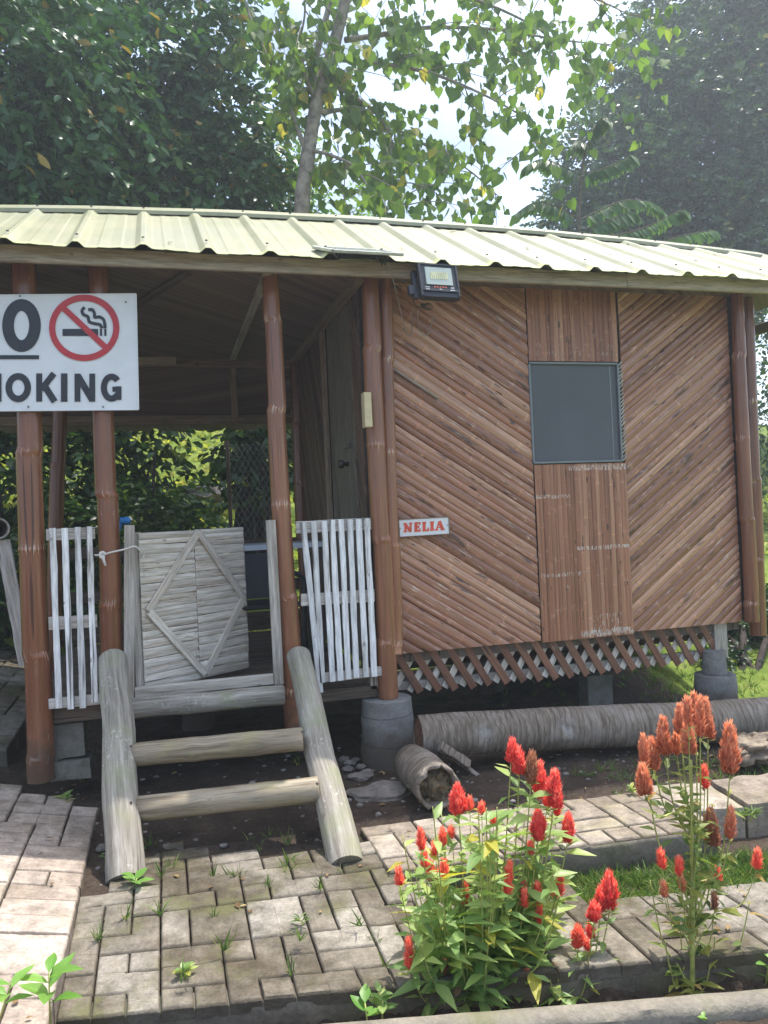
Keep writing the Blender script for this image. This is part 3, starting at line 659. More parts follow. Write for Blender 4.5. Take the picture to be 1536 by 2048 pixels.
backing(XL-.03, XC0-.003, ZB+.01, ZT, .006); backing(XC1+.003, XR+.05, ZB+.01, ZT, .006)
backing(XC0, XC1, ZB+.01, 1.75, .0062); backing(XC0, XC1, 2.425, ZT, .0062)
mb = MB(); panel(mb, XL, XC0, ZB, ZT, rad(-33), .052, 0, .0105, 1, jit=.3); part(mb, 'wall_panel', 'bamboo_wall', smooth=True, sharp=60)
mb = MB(); panel(mb, XC1, XR-.0, ZB, ZT, rad(36), .048, 0, .0095, 2, jit=.3); part(mb, 'wall_panel', 'bamboo_wall', smooth=True, sharp=60)
mb = MB(); panel(mb, XC0+.004, XC1-.004, ZB-.012, 1.752, rad(90), .029, -.012, .006, 3, 6, jit=.3); part(mb, 'wall_panel', 'bamboo_column', smooth=True, sharp=60)
mb = MB(); panel(mb, XC0+.004, XC1-.02, 2.425, ZT, rad(90), .033, -.008, .007, 4, 6, jit=.3); part(mb, 'wall_panel', 'bamboo_column', smooth=True, sharp=60)
# window
win = MB()
wx0, wx1, wz0, wz1 = 1.118, 1.765, 1.765, 2.412
for a, b in (((wx0, wz0), (wx1, wz0)), ((wx0, wz1), (wx1, wz1))): win.beam(N(a[0], -.004, a[1]), N(b[0], -.004, b[1]), .014, .03)
for x in (wx0, wx1): win.beam(N(x, -.004, wz0+.008), N(x, -.004, wz1-.008), .014, .03)
wn = part(win, 'window', 'window_alu')
mb = MB(); mb.box((wx0+.006, .0, wz0+.006), (wx1-.006, .006, wz1-.006)); part(mb, 'insect_screen', 'window_screen', wn)
mb = MB(); mb.box((wx1-.058, -.003, wz0+.008), (wx1-.050, .0, wz1-.008)); part(mb, 'sash_bar', 'window_alu', wn)
mb = MB()
for i in range(26):   # splintered strip ends beside the window
    z = wz0+i*.0255; a = N(wx1+.008, -.010, z); mb.beam(a, a+N(.026, -.004, .026+rnd.uniform(-.006, .01)), .010, .006)
part(mb, 'strip_end', 'weathered_board')
# a single unpainted strip on the left panel, over the top of the others
a = oY(786, 738, -.026); b = oY(877, 797, -.026); mb = MB(); mb.tube([a, (a+b)/2, b], [.012, .0125, .012], 10, flat=.6); part(mb, 'loose_strip', 'weathered_board', smooth=True)
# other walls of the room
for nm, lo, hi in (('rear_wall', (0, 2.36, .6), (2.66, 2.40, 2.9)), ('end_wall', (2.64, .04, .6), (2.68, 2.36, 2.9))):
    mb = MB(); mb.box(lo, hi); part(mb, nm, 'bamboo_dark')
mb = MB(); mb.box((0.03, .03, ZB-.06), (2.66, 2.4, ZB)); part(mb, 'room_floor', 'dark_beam')
# side wall with door (plane X = 0)
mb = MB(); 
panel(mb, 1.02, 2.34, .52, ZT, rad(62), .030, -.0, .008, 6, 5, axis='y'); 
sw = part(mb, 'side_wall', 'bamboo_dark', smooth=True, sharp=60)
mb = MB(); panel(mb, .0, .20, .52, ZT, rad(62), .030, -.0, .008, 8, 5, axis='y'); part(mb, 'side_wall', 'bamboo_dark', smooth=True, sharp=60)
mb = MB(); mb.box((.004, 1.02, .52), (.03, 2.36, ZT)); mb.box((.004, .0, .52), (.03, .20, ZT)); part(mb, 'wall_backing', 'inner_dark')
a = oX(635, 645, -.03); b = oX(661, 1035, -.03)
mb = MB(); mb.beam(N(-.02, 1.0, .52), N(-.02, 1.0, 2.86), .055, .035, (-1, 0, 0), seg=12, wob=.05, seed=.8); part(mb, 'door_frame', 'inner_wood')
mb = MB(); mb.box((-.004, .22, .54), (.03, .94, 2.86), .004); dr = part(mb, 'door', 'door_wood')
mb = MB(); k = oX(697, 928, -.03); mb.tube([k, k+N(-.03, 0, 0), k+N(-.035, 0, 0), k+N(-.06, 0, 0), k+N(-.065, 0, 0)], [.016, .014, .026, .027, .02], 14); part(mb, 'door_knob', 'knob_black', dr, smooth=True)
mb = MB(); k = oX(697, 890, -.01); mb.box((k[0]-.008, k[1]-.02, k[2]-.016), (k[0], k[1]+.10, k[2]+.016)); mb.box((k[0]-.03, k[1]-.06, k[2]-.022), (k[0]-.0, k[1]-.025, k[2]+.022)); part(mb, 'door_hasp', 'door_metal', dr)
k = oX(719, 820, -.07)
mb = MB(); mb.box((-.045, k[1]-.02, k[2]-.10), (-.0, k[1]+.05, k[2]+.10), .004)
o = part(mb, 'switch_box', 'box_cream', None); tag(o, 'small cream switch box on the dark side wall beside the corner post', 'switch box')
# ceiling, beams
ZC = 2.895
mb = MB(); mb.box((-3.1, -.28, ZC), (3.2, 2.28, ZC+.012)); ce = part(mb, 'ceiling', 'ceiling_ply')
mb = MB(); mb.add([(-3.1, 2.31, 2.89), (.0, 2.31, 2.89), (.0, 2.72, 2.42), (-3.1, 2.72, 2.42), (-3.1, 2.33, 2.90), (.0, 2.33, 2.90), (.0, 2.74, 2.43), (-3.1, 2.74, 2.43)], [(0, 1, 2, 3), (4, 7, 6, 5), (0, 3, 7, 4), (1, 5, 6, 2), (2, 6, 7, 3), (0, 4, 5, 1)], [(x*.3, x, .5) for x in range(8)]); part(mb, 'rear_ceiling', 'ceiling_ply')
def strip(name, a, b, w, t, nor, mat='inner_wood'):
    mb = MB(); mb.beam(a, b, w, t, nor, seg=6, wob=.02); return part(mb, name, mat)
strip('ceiling_batten', N(-3, 2.27, 2.862), N(0, 2.27, 2.862), .075, .05, (0, -1, 0))
a = oY(272, 722, 2.2); b = oY(352, 722, 2.2); strip('ceiling_batten', a, b, .07, .02, (0, -1, 0), 'fascia_wood')
strip('ceiling_batten', N(-3, 2.66, 2.42), N(0, 2.66, 2.42), .08, .05, (0, -1, 0))
a = oZ(466, 545, 2.88); strip('ceiling_batten', N(-.56, -.2, 2.885), N(-.56, 2.2, 2.885), .05, .02, (0, 0, -1), 'weathered_board')
strip('ceiling_batten', N(-.56, 2.28, 2.87), N(-.53, 2.58, 2.43), .06, .025, (0, -1, -.5))
a = oZ(375, 545, 2.88); b = oZ(262, 618, 2.88); strip('ceiling_batten', a, b, .05, .02, (0, 0, -1), 'dark_beam')
strip('wall_plate', N(-.03, -.2, 2.87), N(-.03, 2.3, 2.87), .07, .045, (-1, 0, 0), 'inner_wood')
# fascia boards
mb = MB(); mb.beam(N(-3.1, -.31, 2.872), N(1.66, -.31, 2.872), .085, .03, (0, -1, 0), seg=20, wob=.01, seed=.6); part(mb, 'fascia_board', 'fascia_wood')
xr = oZ(1536, 672, 2.83)[0]; xr = max(3.0, min(3.6, xr))
mb = MB(); mb.beam(N(1.662, -.313, 2.872), N(xr, -.313, 2.872), .085, .03, (0, -1, 0), seg=8, wob=.01, seed=.9); part(mb, 'fascia_board', 'fascia_wood')
mb = MB(); mb.beam(N(xr, -.29, 2.87), N(xr, 2.3, 2.87), .085, .03, (1, 0, 0), seg=8, wob=.01, seed=.5); part(mb, 'fascia_board', 'fascia_wood')
# roof
XA, XB = -3.3, xr+.12; PIT = .327; ph = -1.885
def ridge_z(x): return 3.632-.012*(x-.5)**2*(.9 if x < .5 else .75)
prof = [(-.5, 0), (-.34, .003), (-.30, .0), (-.17, 0), (-.13, .002), (-.052, .023), (-.034, .026), (.034, .026), (.052, .023), (.13, .002), (.17, 0), (.30, 0), (.34, .003)]
xx = []; k = math.floor((XA-ph)/PIT)
while ph+k*PIT < XB+PIT:
    for a, h in prof:
        x = ph+(k+a)*PIT
        if XA <= x <= XB: xx.append((x, h))
    k += 1
mb = MB(); rows = 16; vs = []; st = []
YE = -.42; ZE = 2.888; YR = .90
for layer in (0, 1):
    for j in range(rows+1):
        v = j/rows
        for (x, h) in xx:
            sag = .004*sin(x*9.1+j*.2)*(1-v) if h < .02 else 0
            z = ZE+(ridge_z(x)-ZE)*v+h-(.0035 if layer else 0)-.007*(h < .002)*(1-v)*0+sag
            y = YE+(YR-YE)*v+.008*noise.noise(Vector((x*2, 0, 0)))*(j == 0)
            vs.append((x, y, z)); st.append((x, v, .5))
n = len(xx); B = (rows+1)*n
fs = [(j*n+i, j*n+i+1, (j+1)*n+i+1, (j+1)*n+i) for j in range(rows) for i in range(n-1)]
fs += [(B+j*n+i+1, B+j*n+i, B+(j+1)*n+i, B+(j+1)*n+i+1) for j in range(rows) for i in range(n-1)]
fs += [(i+1, i, B+i, B+i+1) for i in range(n-1)]+[(rows*n+i, rows*n+i+1, B+rows*n+i+1, B+rows*n+i) for i in range(n-1)]
for i, s in ((0, 1), (n-1, -1)):
    for j in range(rows): f = (j*n+i, (j+1)*n+i, B+(j+1)*n+i, B+j*n+i); fs.append(f if s < 0 else f[::-1])
mb.add(vs, fs, st); roof = part(mb, 'roof', 'roof_metal', smooth=False)
mb = MB(); vs = []; st = []      # rear slope
for layer in (0, 1):
    for (x, h) in xx: vs += [(x, YR+.002, ridge_z(x)+h-.0035*layer), (x, 2.42, 2.97+h-.0035*layer), (x, 2.95, 2.36+h-.0035*layer)]; st += [(x, .9, .5), (x, .5, .5), (x, .3, .5)]
n2 = 3*n
fs = [(3*i+e, 3*i+3+e, 3*i+4+e, 3*i+1+e)[::-1] for i in range(n-1) for e in (0, 1)]+[(n2+3*i+e, n2+3*i+3+e, n2+3*i+4+e, n2+3*i+1+e) for i in range(n-1) for e in (0, 1)]+[(3*i+2, 3*i+5, n2+3*i+5, n2+3*i+2) for i in range(n-1)]
mb.add(vs, fs, st); part(mb, 'rear_roof', 'roof_metal', roof)
mb = MB(); vs = []; st = []; nn_ = 80     # ridge cap flashing with gentle pressed dips
pr = [(-.17, -.092), (-.168, -.066), (-.03, .008), (0, .014), (.03, .008), (.168, -.066), (.17, -.092)]
for i in range(nn_+1):
    x = XA-.02+(XB-XA+.04)*i/nn_
    for (a, h) in pr: vs.append((x, YR+a, ridge_z(x)+h+.012+.004*noise.noise(Vector((x*2.2, a*3, 0))))); st.append((x, .8, .5))
mb.add(vs, [(i*7+j, i*7+j+1, (i+1)*7+j+1, (i+1)*7+j)[::-1] for i in range(nn_) for j in range(6)], st); part(mb, 'ridge_cap', 'roof_metal', roof)
sr = random.Random(3); k = -4
while ph+k*PIT < XB-.05:
    x = ph+k*PIT; k += 1
    if x < XA+.1: continue
    for v in (.09, .93):
        mb = MB(); z = ZE+(ridge_z(x)-ZE)*v+.037; y = YE+(YR-YE)*v; mb.tube([(x, y, z), (x, y-.003, z+.007)], [.0085, .006], 8)
        part(mb, 'roof_screw', 'screw', roof)
# lattice skirt under the room
YL = .035
mb = MB()
for i in range(-4, 24):
    x = .12+i*.115; a = N(x, YL+.02, .375); b = N(x+.165, YL+.02, .625)
    if a[0] < .15: 
        k = (.15-a[0])/(b[0]-a[0]); 
        if k >= 1: continue
        a = a+(b-a)*k
    if b[0] > 2.5:
        k = (2.5-a[0])/(b[0]-a[0])
        if k <= .1: continue
        b = a+(b-a)*k
    mb.beam(a, b, .044, .010, seg=3, wob=.02)
part(mb, 'lattice_rear_slats', 'gate_bamboo')
mb = MB()
for i in range(0, 20):
    x = .145+i*.116; a = N(x, YL, .63); b = N(x+.155+rnd.uniform(-.006, .006), YL-.002, .362+rnd.uniform(-.006, .008)); mb.beam(a, b, .049, .012, seg=4, wob=.03)
part(mb, 'lattice_slats', 'lattice_brown')
mb = MB(); mb.beam(N(.13, YL+.045, .41), N(2.5, YL+.045, .41), .05, .03); mb.beam(N(2.50, YL+.0, .38), N(2.50, YL, .62), .10, .04); part(mb, 'floor_beam', 'weathered_board')
mb = MB(); mb.beam(N(.0, .30, .52), N(2.6, .30, .52), .1, .06); mb.beam(N(.0, 1.3, .52), N(2.6, 1.3, .52), .1, .06); part(mb, 'floor_beam', 'dark_beam')
# little bits at the corner: cut bamboo end and pale blocks
a = oY(790, 1300, -.10); mb = MB(); mb.beam(a+N(-.035, 0, 0), a+N(.035, 0, 0), .055, .03, seed=.9); part(mb, 'corner_block', 'bamboo_column')
a = oY(748, 1360, -.03); mb = MB(); mb.beam(a+N(0, 0, -.05), a+N(0, 0, .04), .055, .04); part(mb, 'corner_block', 'weathered_board')
# porch floor, beams
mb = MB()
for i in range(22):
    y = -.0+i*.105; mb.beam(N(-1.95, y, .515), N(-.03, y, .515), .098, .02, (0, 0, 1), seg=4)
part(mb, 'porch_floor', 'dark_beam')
def zat(px, py, Y): return oY(px, py, Y)
a = zat(100, 1432, -.02); b = zat(205, 1424, -.02)
mb = MB(); mb.beam(N(-1.86, -.03, a[2]+.0), N(-1.3, -.03, a[2]), .075, .04); part(mb, 'floor_beam', 'dark_beam')
mb = MB(); c = zat(700, 1385, -.02); mb.beam(N(-.52, -.03, c[2]), N(.0, -.03, c[2]), .07, .04); part(mb, 'floor_beam', 'dark_beam')
mb = MB(); mb.beam(N(-1.9, .6, .45), N(0, .6, .45), .10, .06); mb.beam(N(-1.9, 1.9, .45), N(0, 1.9, .45), .1, .06); part(mb, 'floor_beam', 'dark_beam')
# low rear rail behind the porch
mb = MB(); mb.beam(N(-2.05, 2.2, .92), N(-.05, 2.2, .92), .1, .03); mb.beam(N(-2.05, 2.2, 1.28), N(-.05, 2.2, 1.28), .09, .03); mb.beam(N(-2.05, 2.22, .62), N(-.05, 2.22, .62), .16, .02); part(mb, 'rear_rail', 'dark_beam')
# railings
def railing(rails, slats, wd, name='railing'):
    rl = None
    for (x0, y0, x1, y1, h) in rails[::-1]:
        mb = MB(); a = oY(x0, y0, -.105); b = oY(x1, y1, -.105); mb.beam(a, b, h, .026, seg=5, wob=.03)
        if rl is None: rl = part(mb, name, 'painted_board')
        else: part(mb, 'cross_rail', 'painted_board', rl)
    for (x0, y0, x1, y1, w) in slats:
        a = oY(x0, y0, -.13); b = oY(x1, y1, -.13); m = MB(); m.beam(a, b, w, .012, seg=9, wob=.09); part(m, 'railing_slat', 'painted_white', rl)
wood_mat('painted_board', (.28, .23, .17), (.50, .45, .39), (.62, .58, .53), .75, .3, .6, 35)
sk = 2.8e-3
railing([(93, 1070, 190, 1066, .062), (98, 1247, 194, 1241, .068), (98, 1408, 200, 1398, .055)],
        [(105, 1056, 118, 1416, .032), (129, 1056, 142, 1418, .033), (155, 1054, 166, 1416, .032), (178, 1053, 190, 1404, .032)], 0)
sl8 = [(606, 1044, 641, 1385), (627, 1043, 645, 1365), (648, 1042, 665, 1363), (664, 1040, 681, 1361), (682, 1039, 697, 1358), (700, 1039, 713, 1355), (717, 1038, 732, 1354), (733, 1037, 749, 1353)]
railing([(592, 1055, 741, 1047, .070), (602, 1200, 748, 1191, .070), (630, 1357, 762, 1342, .055)], [q+(.034,) for q in sl8], 0)
mb = MB(); a = oY(632, 1375, -.09); mb.beam(a+N(0, 0, .02), a-N(0, 0, .04), .04, .04); part(mb, 'corner_block', 'weathered_board')
# gate posts, sill
mb = MB(); mb.beam(oY(259, 1050, -.12), oY(258, 1398, -.12), .054, .03, seg=6, wob=.02); part(mb, 'gate_post', 'weathered_board')
mb = MB(); mb.beam(oY(541, 1040, -.12), oY(558, 1368, -.12), .055, .03, seg=6, wob=.02); part(mb, 'gate_post', 'weathered_board')
mb = MB(); mb.beam(oY(270, 1386, -.118), oY(546, 1357, -.118), .058, .04, seg=6, wob=.02); part(mb, 'door_sill', 'weathered_board')
# gate, ajar inwards
g0t = oY(288, 1053, -.06); g0b = oY(288, 1372, -.06)
def hgt(Y): return oY(497, 1068, Y)[2]-oY(497, 1345, Y)[2]
Yr = -.06
while hgt(Yr) < (g0t[2]-g0b[2])*.985 and Yr < .6: Yr += .01
g1t = oY(497, 1068, Yr); g1b = oY(497, 1345, Yr); gx = nrm((g1b-g0b)*N(1, 1, 0)); gn = nrm(np.cross(gx, (0, 0, 1)))   # faces the camera
if gn[1] > 0: gn = -gn
W_ = np.linalg.norm((g1b-g0b)[:2]); Hg = g0t[2]-g0b[2]; G0 = N(g0b[0], g0b[1], (g0b[2]+g1b[2])/2)
def G(u, v, o=0.): return G0+gx*W_*u+N(0, 0, Hg*v)+gn*o
gp = MB(); z = 0.; g_ = random.Random(4)
for half in (0, 1):
    z = 0
    while z < .99:
        w = g_.uniform(.028, .050)/Hg*(1.25 if g_.random() < .15 else 1); u0, u1 = (0.002, .498) if half == 0 else (.502, 1.0)
        u1 += g_.uniform(-.004, .008) if half else 0; zz = min(1, z+w*.955); s = g_.random(); uo = g_.uniform(0, 30); vs = []; st = []; n = 8; m = 5; rl = g_.uniform(-.004, .004); lift = g_.uniform(0, .003)
        for i in range(n+1):
            for j in range(m+1):
                c = j/m; hh = .0055*math.sqrt(max(0, 1-(2*c-1)**2*.96))+lift
                uu = u0+(u1-u0)*i/n; vs.append(G(uu, z+(zz-z)*c+rl*(i/n-.5)+.002*noise.noise(Vector((i*.7, z*30, half))), hh)); st.append((uo+uu*W_, c*w*Hg, s))
        gp.add(vs, [(i*(m+1)+j, (i+1)*(m+1)+j, (i+1)*(m+1)+j+1, i*(m+1)+j+1) for i in range(n) for j in range(m)], st); z += w
gate = part(gp, 'gate', 'gate_bamboo', smooth=True, sharp=60)
mb = MB()
for a, b in ((G(.0, -.005, -.02), G(.0, 1., -.02)), (G(.99, 0, -.02), G(.99, 1, -.02))): mb.beam(a, b, .05, .03, gn)
for v in (.03, .5, .97): mb.beam(G(.03, v, -.02), G(.96, v, -.02), .045, .026, gn)
mb.beam(G(-.02, 0, -.012)-N(.018, 0, 0), G(-.02, 1, -.012)-N(.018, 0, 0), .030, .04, gn, seg=4)
part(mb, 'gate_frame', 'weathered_board', gate)
mb = MB(); w = .044
def bar(a, b): 
    mb.beam(a, b, w, .012, gn, seg=6, wob=.04)
bar(G(.535, .985, .016), G(.05, .50, .016)); bar(G(.53, .985, .018), G(.965, .505, .018)); bar(G(.055, .495, .018), G(.54, .03, .018)); bar(G(.965, .495, .016), G(.545, .03, .016))
part(mb, 'diamond_trim', 'gate_bamboo', gate)
mb = MB(); gg = random.Random(8)
for i in range(60): 
    u = gg.choice([.03, .47, .525, .97]); p = G(u, gg.uniform(.02, .98), .012); mb.tube([p, p+gn*.002], .0022, 6)
part(mb, 'nail', 'screw', gate)
# concrete pillars
def pillar(c, r0, r1, z0, z1, top=None):
    mb = MB(); n = 28; zs = np.linspace(z0, z1, 9)
    pts = [N(c[0], c[1], z) for z in zs]; rr = [r0+(r1-r0)*i/8+(.006 if i in (3,) else 0)+.003*sin(i*2.3) for i in range(9)]
    pts.append(N(c[0], c[1], z1+.004)); rr.append(r1-.01); mb.tube(pts, rr, n)
    for i in range(len(mb.v)):
        v = mb.v[i]; k = 1+.02*noise.noise(Vector(v)*9); mb.v[i] = (c[0]+(v[0]-c[0])*k, c[1]+(v[1]-c[1])*k, v[2])
    if top: mb.tube([N(c[0], c[1], z1), N(c[0], c[1], z1+top[1])], [top[0]*1.1, top[0]], 20)
    return part(mb, 'concrete_pillar', 'pillar_concrete', smooth=True, sharp=50)
pillar((.055, -.05), .172, .150, -.12, .375)
pillar((2.42, .0), .145, .135, -.05, .28, (.075, .16))
pillar((1.3, 1.3), .12, .12, -.05, .5); pillar((-1.0, 1.3), .12, .12, -.05, .45)
mb = MB(); mb.box((1.62, .32, -.02), (1.82, .45, .28), .006); part(mb, 'concrete_pillar', 'block_concrete')

# ------------------------------------------------------------------ steps
ladder = thing('wooden_steps', (-.95, -.9, 0), 'rustic grey log steps with two round side rails leading up to the porch', 'steps')
Lt = oY(226, 1318, -.26); Lb = oZ(252, 1742, .0); Rt = oY(598, 1312, -.22); Rb = oZ(686, 1712, .0)
def rail(mb, a, b, r0, r1, split=False):
    pts = []; rr = []; n = 16
    for i in range(n+1):
        k = i/n; c = a+(b-a)*k; pts.append(c+N(noise.noise(Vector((k*3, a[0], 0)))*.012, 0, 0)); rr.append((r0+(r1-r0)*k)*(1+.03*noise.noise(Vector((k*7, 2, a[0])))))
    d = nrm(b-a); pts = [a-d*.035, a-d*.028, a-d*.012]+pts; rr = [rr[0]*.35, rr[0]*.72, rr[0]*.93]+rr; mb.tube(pts, rr, 22)
    for i in range(len(mb.v)):
        v = mb.v[i]; k = .004*noise.noise(Vector(v)*14); mb.v[i] = (v[0]+k, v[1]+k, v[2])
mb = MB(); rail(mb, Lt, Lb+(Lb-Lt)*.04, .072, .081); part(mb, 'side_rail', 'ladder_wood', ladder, smooth=True, sharp=70)
mb = MB(); rail(mb, Rt, Rb+(Rb-Rt)*.04, .066, .078); part(mb, 'side_rail', 'ladder_wood', ladder, smooth=True, sharp=70)
pn = nrm(np.cross(Lb-Lt, Rb-Lb))
def tread(x0, y0, x1, y1, r, off=0., mat='tread_wood', Y=None):
    if Y is None: a = oP(x0, y0, Lt-N(0, off, 0), pn); b = oP(x1, y1, Lt-N(0, off, 0), pn)
    else: a = oY(x0, y0, Y); b = oY(x1, y1, Y)
    mb = MB(); pts = []; rr = []
    for i in range(15):
        k = i/14; pts.append(a+(b-a)*k+N(0, 0, .004*noise.noise(Vector((k*3, y0, 0))))); rr.append(r*(1+.035*noise.noise(Vector((k*4, y0*.1, 3)))+(.04 if i in (5, 10) else 0)))
    pts = [a-(b-a)*.006]+pts+[b+(b-a)*.006]; rr = [rr[0]*.9]+rr+[rr[-1]*.9]
    mb.tube(pts, rr, 18); part(mb, 'step', mat, ladder, smooth=True, sharp=60)
tread(262, 1417, 566, 1390, .055, Y=-.19, mat='ladder_wood'); tread(267, 1510, 604, 1478, .056, -.02); tread(277, 1618, 636, 1578, .057, -.03)
mb = MB()
for (x, y) in ((262, 1492), (262, 1605), (604, 1463), (634, 1567)):
    p = oP(x, y, Lt-N(0, .085, 0), pn); mb.tube([p, p-N(0, .006, 0)], .006, 8)
part(mb, 'nail', 'screw', ladder)

# ------------------------------------------------------------------ signs
def stroke2(mb, pts, w, Z, closed=False, T=lambda p, z: p):
    pts = [np.array(p, float) for p in pts]; n = len(pts); L = []; Rr = []
    for i in range(n):
        if closed: a = pts[(i-1) % n]; b = pts[(i+1) % n]
        else: a = pts[max(i-1, 0)]; b = pts[min(i+1, n-1)]
        t = (b-a)/np.linalg.norm(b-a)
        k = 1.
        if 0 < i < n-1 or closed:
            t1 = (pts[i]-pts[(i-1) % n]); t1 /= np.linalg.norm(t1); k = 1/max(.5, abs(np.dot(t1, t)))
        nn = N(-t[1], t[0])*w/2*k; L.append(pts[i]+nn); Rr.append(pts[i]-nn)
    m = n if closed else n-1
    for i in range(m):
        j = (i+1) % n; q = [L[i], L[j], Rr[j], Rr[i]]; mb.poly([T(p, Z) for p in q], .0012, (0, -1, 0))
def arc(cx, cy, rx, ry, a0, a1, n=28): return [(cx+rx*cos(rad(a0+(a1-a0)*i/n)), cy+ry*sin(rad(a0+(a1-a0)*i/n))) for i in range(n+1)]
YS = -.155
def TS(p, z): return oY(p[0]/2.743, 400+p[1]/2.743, YS-.004-z)
s0 = oY(-150, 592, YS); s1 = oY(272, 588, YS); s2 = oY(277, 819, YS); s3 = oY(-146, 823, YS)
mb = MB(); mb.poly([s0, s3, s2, s1], .012, (0, -1, 0))
sign = mb.build('no_smoking_sign', MT['sign_white'], loc=tuple((s0+s2)/2)); tag(sign, 'white no smoking sign nailed across the two left porch posts', 'sign')
mb = MB()
e = .0; cs = [s0, s1, s2, s3]
for i in range(4): a = cs[i]; b = cs[(i+1) % 4]; mb.beam(a+N(0, .004, 0), b+N(0, .004, 0), .007, .016, bev=.001)
part(mb, 'sign_frame', 'sign_white', sign)
mb = MB()
def LT(pts, w, z=0, closed=False): stroke2(mb, pts, w, z, closed, TS)
LT(arc(118, 688, 74, 113, 0, 352, 40), 64, 0, True)                       # O of NO (a bit of it is outside the frame)
LT([(-195, 828), (-195, 549)], 62); LT([(-195, 575), (-50, 800)], 62, .0004); LT([(-50, 828), (-50, 549)], 62, .0008)
LT([(-230, 862), (214, 862)], 22)
zz = 0
mb_y0, mb_y1 = 952, 1105
LT(arc(100, 1029, 52, 62, 0, 352, 36), 36, 0, True)                       # O
LT([(215, 1106), (215, 951)], 33); LT([(226, 1040), (296, 951)], 34, .0004); LT([(246, 1022), (300, 1106)], 36, .0008)   # K
LT([(352, 1106), (352, 951)], 36)                                      # I
LT([(425, 1106), (425, 952)], 32); LT([(428, 965), (504, 1094)], 36, .0004); LT([(506, 1106), (506, 952)], 32, .0008)       # N
LT(arc(612, 1029, 42, 60, -40, -320, 34), 34); LT([(650, 1096), (650, 1022)], 33, .0004); LT([(617, 1038), (666, 1038)], 28, .0008)    # G
LT([(-118, 1106), (-118, 952)], 34); LT([(-114, 962), (-65, 1070)], 32, .0004); LT([(-65, 1070), (-14, 962)], 32, .0008); LT([(-8, 1106), (-8, 952)], 32, .0012)   # M
LT(arc(-195, 990, 34, 24, -20, -270, 16), 32); LT(arc(-195, 1062, 36, 26, -90, 165, 16), 32, .0004)           # S
part(mb, 'lettering', 'sign_black', sign)
mb = MB(); LT([(343, 726), (538, 726)], 38); LT([(548, 726), (560, 726)], 38); LT([(572, 726), (584, 726)], 38)
def sp(pts, n=6):
    o = []; P = [np.array(p, float) for p in pts]
    for i in range(len(P)-1):
        p0 = P[max(i-1, 0)]; p1 = P[i]; p2 = P[i+1]; p3 = P[min(i+2, len(P)-1)]
        for q in range(n):
            t_ = q/n; o.append(.5*((2*p1)+(-p0+p2)*t_+(2*p0-5*p1+4*p2-p3)*t_**2+(-p0+3*p1-3*p2+p3)*t_**3))
    return o+[P[-1]]
LT(sp([(464, 588), (450, 606), (458, 628), (482, 640), (490, 668), (520, 678), (548, 684), (560, 704)]), 17)
LT(sp([(484, 602), (506, 602), (518, 622), (520, 642), (548, 642), (570, 660), (577, 704)]), 17)
part(mb, 'cigarette_symbol', 'sign_black', sign)
mb = MB(); LT(arc(462, 701, 176, 165, 0, 355, 60), 34, .0012, True); LT([(345, 590), (580, 808)], 32, .0016); part(mb, 'prohibition_ring', 'sign_red', sign)
mb = MB()
for (x, y) in ((110, 527), (690, 560), (155, 1135), (566, 1135)): p = TS((x, y), .0); mb.tube([p, p-N(0, .003, 0)], .005, 8)
part(mb, 'screw', 'screw', sign)
# NELIA plate (zoom: origin 560,1020 scale 4.267)
YN = -.035
def TN(p, z): return oY(560+p[0]/4.267, 1020+p[1]/4.267, YN-.003-z)
c4 = [TN(p, 0) for p in ((1012, 82), (1440, 58), (1446, 204), (1020, 232))]
mb = MB(); mb.poly([c4[0], c4[3], c4[2], c4[1]], .005, (0, -1, 0)); ns = mb.build('name_plate', MT['sign_white'], loc=tuple(sum(c4)/4)); tag(ns, 'small white name plate with red letters NELIA on the bamboo wall', 'name plate')
mb = MB()
for i in range(4): mb.beam(c4[i]-N(0, .001, 0), c4[(i+1) % 4]-N(0, .001, 0), .006, .007, bev=.001)
part(mb, 'plate_frame', 'rusty_edge', ns)
mb = MB()
def tn(p, z):   # letter box coordinates (0..100 high) -> slanted plate
    x, y = p; return TN((x, y-(x-1050)*.056), z)
def LN(pts, w, z=0): stroke2(mb, pts, w, z*5+.001, False, tn)
T0, T1 = 112, 190     # top / bottom of letters
def serif(x, y, w): LN([(x-w, y), (x+w, y)], 13, .0002)
x = 1062; LN([(x+8, T0), (x+8, T1)], 18); LN([(x+4, T0+6), (x+54, T1-2)], 25, .0004); LN([(x+54, T0), (x+54, T1)], 15, .0008); serif(x+6, T0+5, 14); serif(x+8, T1-5, 15); serif(x+54, T0+5, 15)
x = 1148; LN([(x+12, T0), (x+12, T1)], 27); LN([(x, T0+5), (x+48, T0+5)], 15, .0004); LN([(x, T1-5), (x+50, T1-5)], 15, .0004); LN([(x+12, 151), (x+36, 151)], 10, .0004); LN([(x+46, T0), (x+46, T0+24)], 11, .0006); LN([(x+47, T1), (x+47, T1-26)], 11, .0006); LN([(x+34, 140), (x+34, 163)], 11, .0006)
x = 1216; LN([(x+14, T0), (x+14, T1)], 27); serif(x+14, T0+5, 18); LN([(x, T1-5), (x+52, T1-5)], 15, .0004); LN([(x+50, T1), (x+50, T1-28)], 11, .0006)
x = 1284; LN([(x+14, T0), (x+14, T1)], 28); serif(x+14, T0+5, 18); serif(x+14, T1-5, 18)
x = 1322; LN([(x+38, T0), (x+13, T1-6)], 12); LN([(x+38, T0), (x+66, T1-4)], 27, .0004); serif(x+14, T1-5, 15); serif(x+66, T1-5, 18); LN([(x+24, 166), (x+58, 166)], 8, .0002)
part(mb, 'lettering', 'letter_orange', ns)
mb = MB()
for p in ((1024, 158), (1430, 128)): q = TN(p, .003); mb.tube([q, q-N(0, .003, 0)], .004, 8)
